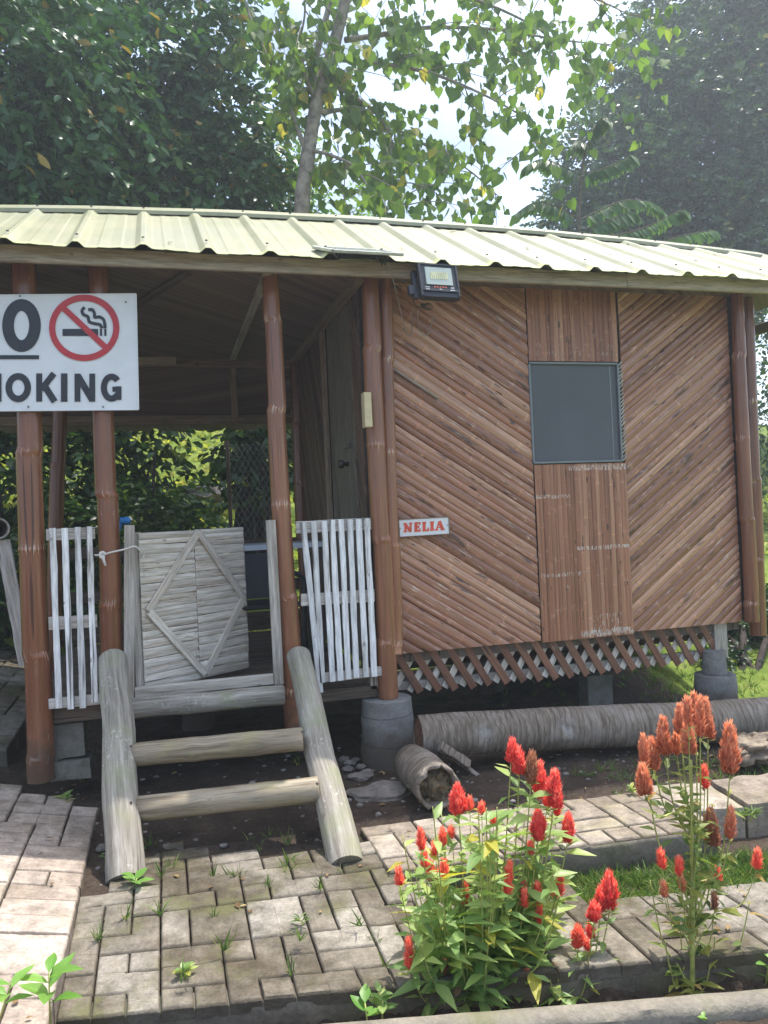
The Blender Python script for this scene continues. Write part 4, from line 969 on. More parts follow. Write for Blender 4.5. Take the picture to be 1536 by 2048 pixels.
part(mb, 'screw', 'rusty_edge', ns)

# ------------------------------------------------------------------ floodlight + solar panel + cables
def FZ(x, y): return 780+x/8.533, 480+y/8.533
YF = -.42; tl = [oY(*FZ(*p), YF) for p in ((490, 385), (1190, 420), (1140, 1050), (430, 1040))]
fl = thing('floodlight', sum(tl)/4+N(0, .06, 0), 'black square floodlight hanging from the fascia board under the eave', 'floodlight')
fc = sum(tl)/4; fu = nrm(tl[1]-tl[0]+tl[2]-tl[3]); fv = nrm(tl[0]-tl[3]+tl[1]-tl[2]); fw_ = .235; fh = .215
fu = nrm(N(1, 0, 0)); fv = nrm(N(.03, .30, 1)); fnn = nrm(np.cross(fu, fv))
if fnn[1] > 0: fnn = -fnn
def FB(a, b, o=0.): return fc+fu*a*fw_+fv*b*fh+fnn*o
mb = MB(); mb.beam(FB(0, -.5, -.0), FB(0, .5, -.0), fw_, .045, fnn, .012); mb.beam(FB(0, -.36, .026), FB(0, -.28, .026), fw_*.9, .010, fnn)
for s_ in (-.47, .47): mb.beam(FB(s_, -.48, .022), FB(s_, .48, .022), .014, .014, fnn)
mb.beam(FB(0, .49, .022), FB(0, .44, .022), fw_*.96, .012, fnn); body = part(mb, 'housing', 'black_plastic', fl)
mb = MB(); mb.beam(FB(0, -.16, .025), FB(0, .36, .025), fw_*.68, .010, fnn, .006); gl = part(mb, 'lens', 'lamp_glass', fl)
mb = MB()
for i in range(9): a = -.2+.40*i/8; mb.beam(FB(a, -.0, .031), FB(a, .22, .031), .007, .002, fnn)
part(mb, 'led_row', 'led_yellow', gl)
mb = MB()
for i in range(5): p = FB(-.14+.07*i, -.235, .0275); mb.tube([p, p+fnn*.003], .0052, 8)
part(mb, 'charge_indicator', 'print_red', fl)
mb = MB()
for (a, b, w) in ((-.33, -.25, .12), (-.33, -.31, .10), (0, -.31, .06), (.30, -.26, .08), (.30, -.33, .12)): mb.beam(FB(a-w/2, b, .0325), FB(a+w/2, b, .0325), .006, .0015, fnn)
part(mb, 'print_mark', 'print_white', fl)
mb = MB(); mb.beam(FB(-.56, .35, -.03), FB(-.56, -.45, -.02), .03, .02, fnn); mb.beam(FB(-.56, .38, -.04), FB(.0, .38, -.06), .03, .02, fnn); mb.beam(FB(-.68, -.1, -.02), FB(-.68, -.36, -.02), .035, .03, fnn)
part(mb, 'bracket', 'black_plastic', fl)
def cable(name, pix, Y, r, mat, label, cat='cable'):
    P = [oY(q[0], q[1], Y if len(q) < 3 else q[2]) for q in pix]; mb = MB(); mb.tube(sp(P, 6), r, 6)
    o = mb.build(name, MT[mat], smooth=True); tag(o, label, cat); return o
q = lambda a, b, *c: FZ(a, b)+c
cable('cable', [(770, 515, -.42), (778, 530, -.38), q(60, 700, -.33), q(150, 1080, -.2), q(265, 1540, -.1), q(345, 1625, -.06), q(378, 1560, -.07), q(372, 1400, -.12), q(400, 1150, -.3)], -.1, .003, 'cable_grey', 'grey wire drooping from the solar panel past the eave to the floodlight')
cable('cable', [q(480, 1180, -.3), q(478, 1420, -.15), q(510, 1560, -.07), q(580, 1635, -.05), q(650, 1600, -.05), q(700, 1450, -.06), q(760, 1250, -.12)], -.1, .0028, 'cable_grey', 'thin pale wire loop hanging on the wall just below the floodlight')
mb = MB()
for i in range(5):
    c = oY(*FZ(560+i*22, 1110+i*8), -.36); rr_ = .012+.003*i; mb.tube([c+N(rr_*cos(a_), .01*sin(i), rr_*.8*sin(a_)) for a_ in np.linspace(0, 2*PI, 16)], .0025, 5)
P = sp([oY(*FZ(*a_), -.35) for a_ in ((380, 760), (330, 840), (380, 980), (430, 1100), (520, 1150), (600, 1100))]); mb.tube(P, .003, 6)
part(mb, 'power_lead', 'cable_black', fl, smooth=True)
# solar panel on the eave
sa = oY(668, 506, -.50); sb = oY(806, 505, -.50); dz = (sa[2]+sb[2])/2; A_ = N(sa[0], -.50, dz); B_ = N(sb[0], -.50, dz)
bk = N(-.06, .27, .112)
solar = thing('solar_panel', (A_+B_)/2, 'small flat solar panel lying on the roof edge above the floodlight wire', 'solar panel')
pnm = nrm(np.cross(B_-A_, bk)); pnm = pnm if pnm[2] > 0 else -pnm
mb = MB(); mid = lambda t_, k: A_+(B_-A_)*t_+bk*k
mb.beam(mid(0, 0), mid(1, 0), .022, .018, pnm); mb.beam(mid(0, 1), mid(1, 1), .022, .018, pnm); mb.beam(mid(.0, .04), mid(.0, .96), .022, .0175, pnm); mb.beam(mid(1., .04), mid(1., .96), .022, .0175, pnm); part(mb, 'frame', 'panel_silver', solar)
mb = MB(); mb.poly([mid(.01, .02)+pnm*.004, mid(.99, .02)+pnm*.004, mid(.99, .98)+pnm*.004, mid(.01, .98)+pnm*.004], .008, pnm); pc = part(mb, 'solar_cells', 'panel_cells', solar)
mb = MB()
for i in range(1, 8): mb.beam(mid(i/8, .03)+pnm*.0055, mid(i/8, .97)+pnm*.0055, .003, .001, pnm)
for i in range(1, 3): mb.beam(mid(.02, i/3)+pnm*.0065, mid(.98, i/3)+pnm*.0065, .003, .001, pnm)
part(mb, 'cell_line', 'panel_silver', pc)
mb = MB(); g_ = random.Random(2); P0 = oY(765, 515, -.44)
for i in range(7): mb.tube(sp([P0+N(g_.uniform(-.1, -.02), .02, g_.uniform(-.005, .02)), P0+N(g_.uniform(-.03, .03), -.01, g_.uniform(-.02, .02)), P0+N(g_.uniform(-.02, .03), 0, g_.uniform(-.05, .0))]), .003, 5)
for x_ in (.15, .85): mb.beam(mid(x_, .3)-N(0, 0, .008), mid(x_, .3)-N(0, 0, .05), .02, .02)
part(mb, 'wire_tangle', 'cable_black', solar)

# ------------------------------------------------------------------ things in and about the porch
# rope
P = [oY(*a, b) for *a, b in ((190, 1110, -.14), (203, 1110, -.165), (225, 1104, -.16), (248, 1099, -.15), (270, 1093, -.155), (281, 1103, -.13), (286, 1112, -.09))]
mb = MB(); mb.tube(sp(P), .005, 8); k = oY(205, 1111, -.17)
for i in range(3): mb.tube([k+N(.014*cos(a_), -.004, .014*sin(a_)+.003*i) for a_ in np.linspace(0, 5.6, 10)], .0055, 6)
mb.tube([k, k+N(.004, -.005, -.02), k+N(.014, -.004, -.055)], [.008, .008, .006], 7); mb.tube([k, k+N(-.012, -.003, .008), k+N(-.03, -.002, .0)], [.006, .006, .004], 6)
k2 = P[-1]; mb.tube([k2+N(.008*cos(a_), -.004, .008*sin(a_)) for a_ in np.linspace(0, 5.8, 8)], .005, 6)
o = mb.build('rope', MT['rope'], smooth=True); tag(o, 'pale knotted rope tying the gate to the porch post', 'rope')
# table + chair inside
tY = .9; ta = oY(500, 1093, tY); tb = oY(648, 1091, tY)
tbz = (ta[2]+tb[2])/2; tab = thing('table', ((-1.0+tb[0])/2, tY+.3, .53), 'table with a pale blue-white edged top standing inside the porch', 'table')
mb = MB(); mb.box((ta[0]-.1, tY, tbz-.018), (tb[0]+.02, tY+.6, tbz+.018), .004); part(mb, 'table_top', 'table_white', tab)
for (x, y) in ((ta[0]-.06, tY+.05), (tb[0]-.03, tY+.05), (ta[0]-.06, tY+.55), (tb[0]-.03, tY+.55)): mb = MB(); mb.box((x-.02, y-.02, .53), (x+.02, y+.02, tbz-.02)); part(mb, 'leg', 'dark_beam', tab)
ch = thing('plastic_chair', (-.72, .55, .53), 'black plastic armchair just inside the porch behind the gate', 'chair')
cx, cy, cz = oY(530, 1200, .55)[0], .55, .53
mb = MB(); mb.beam(N(cx-.2, cy, cz+.40), N(cx+.2, cy, cz+.40), .40, .03, (0, 0, 1), .01); part(mb, 'seat', 'chair_black', ch)
mb = MB(); mb.poly([N(cx-.19, cy+.2, cz+.42), N(cx+.19, cy+.2, cz+.42), N(cx+.17, cy+.28, cz+.66), N(cx+.10, cy+.30, cz+.72), N(cx-.10, cy+.30, cz+.72), N(cx-.17, cy+.28, cz+.66)], .02, (0, -1, 0)); part(mb, 'backrest', 'chair_black', ch)
for s_ in (-1, 1):
    mb = MB(); mb.tube(sp([N(cx+s_*.22, cy-.18, cz+.02), N(cx+s_*.22, cy-.2, cz+.35), N(cx+s_*.23, cy-.17, cz+.54), N(cx+s_*.22, cy-.02, cz+.58), N(cx+s_*.2, cy+.24, cz+.58)]), .018, 8); part(mb, 'armrest', 'chair_black', ch, smooth=True)
    mb = MB(); mb.tube([N(cx+s_*.2, cy+.2, cz+.4), N(cx+s_*.22, cy+.24, cz+.0)], .018, 8); part(mb, 'leg', 'chair_black', ch, smooth=True)
mb = MB(); a = oY(241, 1042, .1);  mb.tube([a, a+N(.045, 0, .002)], .021, 14); mb.tube([a+N(.045, 0, .002), a+N(.053, 0, .002)], .017, 14); mb.tube([a, a-N(.02, 0, .07)], .012, 10)
o = mb.build('blue_pipe', MT['blue_plastic'], smooth=True, sharp=40); tag(o, 'blue plastic pipe end showing behind the second porch post', 'pipe')
# plank and hollow bamboo at the left edge
mb = MB(); mb.beam(oY(6, 1080, .45), oY(52, 1330, .45), .075, .03, seg=10, wob=.05); o = mb.build('leaning_plank', MT['painted_board']); tag(o, 'weathered pale plank leaning behind the leftmost porch post', 'plank')
c = oY(-4, 1057, .35); mb = MB(); dv = nrm(N(-.25, 1, .0)); sdv = nrm(np.cross(dv, (0, 0, 1))); vs = []; st = []
for (rr_, off) in ((.062, 0), (.062, .9), (.052, .9), (.052, 0)):
    for j in range(24): a_ = 2*PI*j/24; vs.append(c+sdv*rr_*cos(a_)+N(0, 0, 1)*rr_*sin(a_)+dv*off); st.append((off, a_*.06, .3))
fs = [(k_*24+j, k_*24+(j+1) % 24, ((k_+1) % 4)*24+(j+1) % 24, ((k_+1) % 4)*24+j) for k_ in range(4) for j in range(24)]
mb.add(vs, fs, st); o = mb.build('hollow_bamboo', MT['weathered_board'], smooth=True, sharp=50); tag(o, 'open end of a hollow bamboo pole resting on the leaning plank', 'bamboo pole')
# concrete blocks under the porch
def block(px0, py0, px1, py1, Y, dp, label):
    a = oY(px0, py1, Y); b = oY(px1, py0, Y); mb = MB(); lo = (a[0], Y, a[2]); hi = (b[0], Y+dp, b[2])
    n = 7; 
    import bmesh
    bm = bmesh.new(); bmesh.ops.create_cube(bm, size=1); bmesh.ops.subdivide_edges(bm, edges=bm.edges[:], cuts=7, use_grid_fill=True)
    vs = []
    for v in bm.verts:
        p = N(lo[0]+(v.co.x+.5)*(hi[0]-lo[0]), lo[1]+(v.co.y+.5)*dp, lo[2]+(v.co.z+.5)*(hi[2]-lo[2])); w = noise.noise_vector(Vector(p)*16)*.009; e = sum(abs(c_) > .49 for c_ in v.co); cpt = N((lo[0]+hi[0])/2, Y+dp/2, (lo[2]+hi[2])/2)
        p = cpt+(p-cpt)*(1-.03*(e > 1)); vs.append(p+N(*w))
    mb.add(vs, [tuple(v.index for v in f.verts) for f in bm.faces]); bm.free(); o = mb.build('concrete_block', MT['block_concrete'], smooth=True, sharp=50); tag(o, label, 'concrete block', 'concrete blocks under the porch'); return o
block(107, 1445, 168, 1520, .0, .16, 'grey concrete block standing upright, upper of the two beside the leftmost post')
block(100, 1518, 181, 1566, -.03, .22, 'mossy concrete block lying flat under the upright block')

# ------------------------------------------------------------------ logs
La = oY(836, 1476, -.36); Lc = oZ(1470, 1437, .13)
ld = nrm(Lc-La); Le = La+ld*3.4
mb = MB(); pts = []; rr = []
for i in range(110):
    k = i/109; pts.append(La+(Le-La)*k+N(0, .012*sin(k*9), .008*sin(k*6+1))); rr.append(.118+.012*k+.0012*sin(k*3.4/.062*2*PI)+.005*noise.noise(Vector((k*9, 0, 0))))
mb.tube(pts, rr, 32, cap=False, u0=0, seed=.3)
nw = [(945/1, 0), ]
for i in range(len(mb.v)):
    v = np.array(mb.v[i]); 
    for (nx_, ny_) in ((957, 1460), (1122, 1468), (1360, 1420)):
        q_ = oP(nx_, ny_, La, N(-ld[1], ld[0], 0)); 
        ax = La+ld*np.dot(q_-La, ld); fr_ = ax+(q_-ax)*0+nrm(N(ld[1], -ld[0], .25))*.12; d_ = np.linalg.norm(v-fr_)
        if d_ < .07:
            k_ = 1-d_/.07; v = v+(ax-fr_)*k_*.22; mb.mk[i] = (min(1, k_*2.2), 0, 0)
    mb.v[i] = tuple(v)
log = mb.build('coconut_log', MT['coconut_bark'], smooth=True, loc=tuple(La)); tag(log, 'long ringed grey coconut palm log lying in front of the hut', 'log')
for P_, s_ in ((La, -1), (Le, 1)):
    mb = MB(); ax = nrm(N(-ld[1], ld[0], 0)); vs = []; st = []
    up = np.cross(ld, ax); 
    for rk in (1.0, .9, .6, .3, .0001):
        for j in range(32): a_ = 2*PI*j/32; q_ = (ax*cos(a_)+up*sin(a_))*(.118 if s_ < 0 else .13)*rk; vs.append(P_+q_+ld*s_*(-.008+.014*(1-rk)+.008*noise.noise(Vector(q_*40)))); st.append((0, 0, 0))
    fs = [(k_*32+j, k_*32+(j+1) % 32, (k_+1)*32+(j+1) % 32, (k_+1)*32+j) for k_ in range(4) for j in range(32)]
    mb.add(vs, fs if s_ > 0 else [f[::-1] for f in fs], st); part(mb, 'cut_end', 'log_end', log, smooth=True)
# short hollow log
Ha = oZ(822, 1525, .125); Hb = oZ(878, 1580, .115); hd = nrm((Hb-Ha)*N(1, 1, 0)); Hb = Ha+hd*.42; Hb[2] = .118
sx = nrm(np.cross(hd, (0, 0, 1))); vs = []; st = []; K = 30
for (off, ro) in ((0, .100), (.1, .106), (.2, .110), (.3, .108), (.36, .112), (.42, .110), (.42, .094), (.36, .086), (.24, .08)):
    for j in range(K):
        a_ = 2*PI*j/K; rag = .07*noise.noise(Vector((cos(a_)*2.2, sin(a_)*2.2, 1)))+.02*noise.noise(Vector((cos(a_)*9, sin(a_)*9, 1))) if off >= .41 else 0; w_ = 1+.07*noise.noise(Vector((cos(a_)*2, sin(a_)*2, off*9)))
        vs.append(Ha+hd*(off+rag)+(sx*cos(a_)+N(0, 0, 1)*sin(a_))*ro*w_); st.append((off, a_*.12, .4))
mb = MB(); fs = [(k_*K+j, k_*K+(j+1) % K, (k_+1)*K+(j+1) % K, (k_+1)*K+j) for k_ in range(8) for j in range(K)]; fs.append(tuple(range(K))[::-1])
mb.add(vs, fs, st); hl = mb.build('hollow_log', MT['coconut_bark'], smooth=True, loc=tuple(Ha)); tag(hl, 'short rotten log with a crumbling open end under the long log', 'log')
mb = MB(); lump(mb, Hb-hd*.10, (.088, .088, .088), 5, 4, .55, 2.6); g_ = random.Random(3)
for i in range(40): a_ = g_.uniform(0, 2*PI); r_ = g_.uniform(.02, .085); c = Hb-hd*g_.uniform(.03, .1)+(sx*cos(a_)+N(0, 0, 1)*sin(a_))*r_; lump(mb, c, (.022, .010, .016), i, 2, .7)
part(mb, 'rotten_core', 'rotten_wood', hl, smooth=True, sharp=40)
mb = MB(); c = oZ(905, 1500, .20); mb.beam(oY(880, 1492, -.55), oY(938, 1530, -.55), .05, .03, (0, -1, 1), seg=4, wob=.2); mb.beam(oY(890, 1502, -.5), oY(965, 1560, -.5), .03, .02, (0, -1, 1), seg=4, wob=.2); part(mb, 'bark_flap', 'coconut_bark', hl)
# driftwood at right
mb = MB(); c = oZ(1497, 1503, .075); lump(mb, c, (.13, .085, .075), 2, 4, .6, 1.9); lump(mb, c+N(.13, .02, .03), (.14, .07, .055), 6, 4, .6, 1.9); lump(mb, c+N(-.08, -.02, -.015), (.07, .05, .045), 9, 4, .6, 1.9)
for i in range(len(mb.st)): v = mb.v[i]; mb.st[i] = (v[0], v[2], .6)
o = mb.build('driftwood', MT['driftwood'], smooth=True); tag(o, 'gnarled pale driftwood stump beside the long log at the right edge', 'driftwood')
# rocks
def rock(px, py, w, d, h, seed, label, name='rock', z=.0, grp=None, mat='rock'):
    c = oZ(px, py, z); mb = MB(); lump(mb, (c[0], c[1], z+h*.3), (w, d, h), seed, 3, .35, 1.5); o = mb.build(name, MT[mat], smooth=True, sharp=35); tag(o, label, 'rock', grp); return o
rock(762, 1592, .17, .11, .045, 1, 'flat broken stone slab between the steps and the hollow log')
rock(722, 1555, .07, .05, .022, 8, 'small flat pale stone just behind the broken slab')
g_ = random.Random(12)
for i, (px, py, w) in enumerate([(688, 1520, .03), (700, 1528, .035), (712, 1522, .028), (695, 1540, .032), (722, 1535, .03), (735, 1548, .035)]):
    rock(px, py, w, w*.8, w*.6, 20+i, ['leftmost rubble stone of the heap beside the round concrete pillar', 'rear rubble stone of the heap, second from the left', 'rear rubble stone in the middle of the heap', 'lowest front rubble stone of the heap, nearest the step rail', 'rubble stone of the heap nearest the round pillar', 'rightmost rubble stone of the heap, below the round pillar'][i], 'rubble_stone', grp='rubble stones beside the concrete pillar')
rock(205, 1698, .03, .02, .018, 40, 'small pale stone chip at the foot of the left step rail')
mb = MB(); g_ = random.Random(5)
for i in range(420):
    x = g_.uniform(-1.9, 2.2); y = g_.uniform(-1.15, .6); s_ = g_.choice([.004, .006, .009, .014])*g_.uniform(.7, 1.3)
    if x < -1.6 and y < -.2: continue
    lump(mb, (x, y, ground_z(x, y)+s_*.2), (s_*1.3, s_, s_*.7), i, 1, .4)
o = mb.build('gravel', MT['pebble'], smooth=True); tag(o, kind='stuff', label='small pebbles and crumbs scattered over the bare soil', cat='pebbles')

# ------------------------------------------------------------------ small plants
G3 = np.random.default_rng(5)
def blades(name, pts, size, per, spread, mat, label, cat, up=.9, T=None):
    P = []; D = []; Q = []; Z = []; Rr = []
    for p in pts:
        for i in range(per):
            d = nrm(N(G3.normal()*spread, G3.normal()*spread, up)); q = np.array(p)+N(G3.normal()*.006, G3.normal()*.006, 0)
            P.append(q); D.append(d); Q.append(nrm(N(G3.normal(), G3.normal(), .3))); Z.append(size*G3.uniform(.5, 1.3)); Rr.append(G3.random())
    o = leafmesh(name, T or T_blade(), P, D, Q, Z, Rr, MT[mat]); tag(o, label, cat, kind='stuff'); return o
pts = []
while len(pts) < 1500:
    x = G3.uniform(-.22, 2.3); y = G3.uniform(-2.5, -1.5)
    if y > -1.84-.2*(x-.19) and y < -1.52-.09*(x+.36): pts.append((x, y, ground_z(x, y)-.004))
blades('grass', pts, .062, 12, .85, 'leaf_grass', 'short green grass growing in the strip between the two pavings', 'grass', .8)
pts = []; jt = [-1.575+.105*i for i in range(24)]
for i in range(34):
    x = G3.choice(jt[:20])+G3.normal()*.004 if G3.random() < .7 else G3.uniform(-1.5, .4); y = G3.uniform(-2.25, -1.0)
    if x > -.36 and y > -2.0: continue
    pts += [(x, y, pave_z(x, y)-.015)]*G3.integers(1, 3)
for a in [(300, 1700), (500, 1690), (540, 1680), (575, 1690), (700, 1700), (195, 1880), (320, 1830), (450, 1900), (370, 1960), (250, 1840), (600, 1880), (720, 1850), (640, 1780), (345, 1740), (470, 1760)]: 
    p = oZ(*a, -.02); pts += [p]*2
blades('grass_tufts', pts, .07, 6, .5, 'leaf_grass', 'thin grass tufts sprouting from the paving joints', 'grass', .9)
pts = []
while len(pts) < 260:
    x = G3.uniform(.9, 2.7); y = G3.uniform(-1.15, -.7)+.0
    if G3.random() < .5: x = G3.uniform(1.2, 3.4); y = G3.uniform(.5, 2.0)
    pts.append((x, y, ground_z(x, y)))
for i in range(900): x = G3.uniform(2.3, 5.5); y = G3.uniform(.1, 3.2); pts.append((x, y, ground_z(x, y)))
blades('grass', pts, .07, 6, .7, 'leaf_grass', 'scattered low grass on the soil to the right of the hut', 'grass', .8)
# bright hillside cover seen behind the hut
pts = []
for i in range(9000):
    y = 3.3+11*G3.random()**.8; x = G3.uniform(-6.5, 2.) if i % 2 else G3.uniform(2.5, 14)
    pts.append((x, y, ground_z(x, y)))
T_sm = T_small(.5)
blades('hillside_grass', pts, .13, 3, .9, 'leaf_lawn', 'sunlit yellow green undergrowth covering the slope behind the hut', 'undergrowth', .6, T_sm)
# kerbside dry grass in the foreground
pts = []
for i in range(260):
    x = G3.uniform(-.7, 1.0); y = -2.50-.226*(x+.675)-G3.uniform(0, .25); pts.append((x, y, -.03))
blades('dry_grass', pts, .035, 3, 1.3, 'leaf_dry', 'short dry grass in front of the concrete kerb', 'grass', .35)
# moss / litter in the gutter
def weed(px, py, z, nl, size, label, seed, mat='leaf_weed', hgt=.05, T=None, spread=.9, name='weed', stems=1, grp=None):
    g = np.random.default_rng(seed); base = oZ(px, py, z); th = thing(name, base, label, 'weed', grp); P = []; D = []; Q = []; Z = []; Rr = []; mb = MB()
    for s_ in range(stems):
        b = base+(N(g.normal()*.02, g.normal()*.02, 0) if s_ else 0); top = b+N(g.normal()*.02, g.normal()*.02, hgt*g.uniform(.8, 1.1)); mb.tube([b-N(0, 0, .01), (b+top)/2, top], [.003, .0025, .002], 6)
        for i in range(nl):
            a = i*2.4+g.normal()*.2+s_; k = .35+.65*i/max(1, nl-1); P.append(b+(top-b)*k); el = .25+.5*k*g.random(); D.append((cos(a)*spread, sin(a)*spread, el)); Q.append((0, 0, 1)); Z.append(size*g.uniform(.75, 1.15)*(1.1-.3*abs(k-.6))); Rr.append(g.random())
    mb.build('stem', MT['stem_green'], th, smooth=True); leafmesh('foliage', T or T_leaf(.55), P, D, Q, Z, Rr, MT[mat], th); return th
weed(270, 1775, -.01, 5, .085, 'broad leaved bright green weed at the foot of the left step rail', 1, hgt=.035)
weed(100, 2040, .10, 7, .10, 'tall bright green seedling in the lower left corner of the photo', 2, hgt=.13, T=T_leaf(.42))
weed(0, 2030, .14, 5, .085, 'small green seedling cut by the left edge of the photo', 3, hgt=.1, T=T_leaf(.4))
weed(135, 1612, .02, 9, .055, 'leafy green weed on the soil beside the leftmost post', 4, 'leaf_celosia', .05)
weed(165, 1555, .03, 8, .03, 'tiny creeping weed beside the mossy block', 5, 'leaf_bush', .02, stems=3)
weed(205, 1725, -.01, 6, .03, 'tiny weed left of the left step rail foot', 6, 'leaf_celosia', .03)
weed(598, 1530, .0, 7, .035, 'tiny weed in the shade behind the right step rail', 7, 'leaf_bush', .04, stems=2)
weed(716, 1712, -.01, 5, .02, 'tiny weed touching the foot of the right step rail', 8, 'leaf_celosia', .02)
weed(375, 1950, -.05, 9, .04, 'low toothed weed in a joint of the front paving', 9, 'leaf_celosia', .02)
weed(610, 1850, -.04, 10, .045, 'grassy weed in the middle of the front paving', 10, 'leaf_grass', .03, T=T_leaf(.16))
weed(765, 2040, -.1, 7, .05, 'clover leaved weed just left of the big red flowered plant', 11, 'leaf_celosia', .07, stems=2)
weed(735, 2048, -.08, 4, .06, 'yellow green shoot at the bottom edge below the paving', 12, hgt=.06)
weed(1365, 2028, -.02, 5, .028, 'tiny weed sprouting from the crack in the kerb', 13, hgt=.015)
weed(1528, 1985, -.2, 7, .05, 'green seedling behind the kerb at the right edge', 14, hgt=.12)
weed(1165, 1355, .2, 8, .05, 'small weed by the lattice skirt under the hut', 15, 'leaf_celosia', .12)
weed(1270, 1590, .02, 9, .035, 'small weed behind the terrace edge left of the orange plant', 16, 'leaf_celosia', .04)
weed(1500, 1640, .06, 12, .05, 'grassy weed on the broken slab near the right edge', 17, 'leaf_grass', .03, T=T_leaf(.14), stems=3)

# ------------------------------------------------------------------ flowering plants (cockscomb)
def spike_head(parent, c, d, w, h, mat, seed, brown=0.):
    g = np.random.default_rng(seed); d = nrm(d); a = nrm(np.cross(d, (.3, 1, .1))); b = np.cross(d, a); P = []; D = []; Q = []; Z = []; Rr = []
    n = int(140+2200*w*h/.01*.55); n = min(n, 800); cs = [(c, w*.8, h, n)]
    if w > .035:
        for q in range(5):
            th = q*1.26+g.uniform(0, .5); kk = g.uniform(-.30, .12); cs.append((c+(a*cos(th)+b*sin(th))*w*.27+d*h*kk, w*.42, h*g.uniform(.35, .55), n//4))
    for i in range(sum(q[3] for q in cs)):
        j = i; 
        for (c, w, h, m_) in cs:
            if j < m_: break
            j -= m_
        k = g.random()**.85; th = g.uniform(0, 2*PI); prof_ = (sin(PI*min(1, k*.9+.1)**.75))**.6; r = w/2*prof_*g.uniform(.35, 1.)
        o = a*cos(th)+b*sin(th); P.append(c+d*h*(k-.5)*.9+o*r*.8); D.append(d*(1.0+.6*k)+o*(.8-.3*k)+rv(g)*.45); Q.append(o+rv(g)*.4); Z.append(g.uniform(.013, .029)*(1+.3*(w > .05))); Rr.append(np.clip(.25+.6*k+g.normal()*.2, 0, 1))
    return leafmesh('flower_spike', (np.array([(0, .10, 0), (0, -.10, 0), (.5, .08, .05), (.5, -.08, .05), (1, 0, 0)], float), [(0, 1, 3, 2), (2, 3, 4)]), P, D, Q, Z, Rr, MT[mat], parent, smooth=False)
def plant(base, heads, label, leafm, stemm, extra, seed, leafsize, lk=1., mainstem=None, ncap=14, low=.1, name='flowering_plant', forks=True):
    g = np.random.default_rng(seed); th = thing(name, base, label, 'flowering plant', 'flowering plants by the kerb'); mb = MB(); P = []; D = []; Q = []; Z = []; Rr = []
    def stem(a, b, r, lo, leafn, ls, bow=.25):
        m = (a+b)/2+N((b-a)[0]*bow, (b-a)[1]*bow, -.05*np.linalg.norm((b-a)[:2])); pts = sp([a, a+(m-a)*.5+N(0, 0, .02), m, b], 6); mb.tube(pts, [r*(1-.6*i/len(pts)) for i in range(len(pts))], 7)
        for i in range(leafn):
            k = lo+(1-lo)*(i+g.random()*.6)/leafn; k = min(k, .98); q = pts[int(k*(len(pts)-1))]; an = i*2.4+g.uniform(0, 1)
            P.append(q); D.append(N(cos(an), sin(an), g.uniform(-.15, .65))); Q.append(nrm(N(g.normal()*.3, g.normal()*.3, 1))); Z.append(ls*g.uniform(.55, 1.15)*(1.1-.35*k)); Rr.append(g.random()*.85 if g.random() > .05 else 1.)
    for i, (hx, hy, w, h, Y, mt) in enumerate(heads):
        c = oY(hx, hy, Y); wm = w*(Y-C[1])/F*(1.0 if w < 20 else 1.12); hm = h*(Y-C[1])/F*1.08; d = nrm(N((c-base)[0]*.25+g.normal()*.03, (c-base)[1]*.2, 1)*N(1, 1, .9)); lo = c-d*hm*.45
        if mainstem is not None:
            k = g.uniform(.15, .75); a = np.array(base)+(mainstem-np.array(base))*k
            if a[2] > lo[2]-.08: a = np.array(base)+(mainstem-np.array(base))*max(.08, (lo[2]-.2-base[2])/(mainstem[2]-base[2]))
        else: a = np.array(base)+N(g.normal()*.015, g.normal()*.015, 0)
        stem(a, lo, .0045 if w > 18 else .003, low, int(ncap*lk*(.5+.5*min(1, (lo[2]-base[2])/.5))), leafsize)
        for q in range(3): P.append(lo-d*.01*q); an = g.uniform(0, 6.28); D.append(N(cos(an), sin(an), .5)); Q.append((0, 0, 1)); Z.append(leafsize*.38); Rr.append(g.random())
        spike_head(th, c, d, wm, hm, mt, seed*100+i)
    if mainstem is not None: mb.tube(sp([np.array(base), np.array(base)+(mainstem-np.array(base))*.5+N(.004, 0, 0), mainstem], 8), [.0112-.00045*i for i in range(17)], 9)
    for (x, y, Y, lf) in extra:
        b = oY(x, y, Y); stem(np.array(base)+N(g.normal()*.015, g.normal()*.015, 0), b, .004, low, lf, leafsize)
    mb.build('stem', MT[stemm], th, smooth=True); leafmesh('foliage', T_leaf(.34, .05, .14, .38), P, D, Q, Z, Rr, MT[leafm], th); return th
def z1(x, y): return 740+x*.3262, 1380+y*.3262
def z2(x, y): return 1140+x*.3359, 1360+y*.3359
R_, O_, K_, B_m = 'flower_red', 'flower_orange', 'flower_pink', 'flower_brown'
g = random.Random(9)
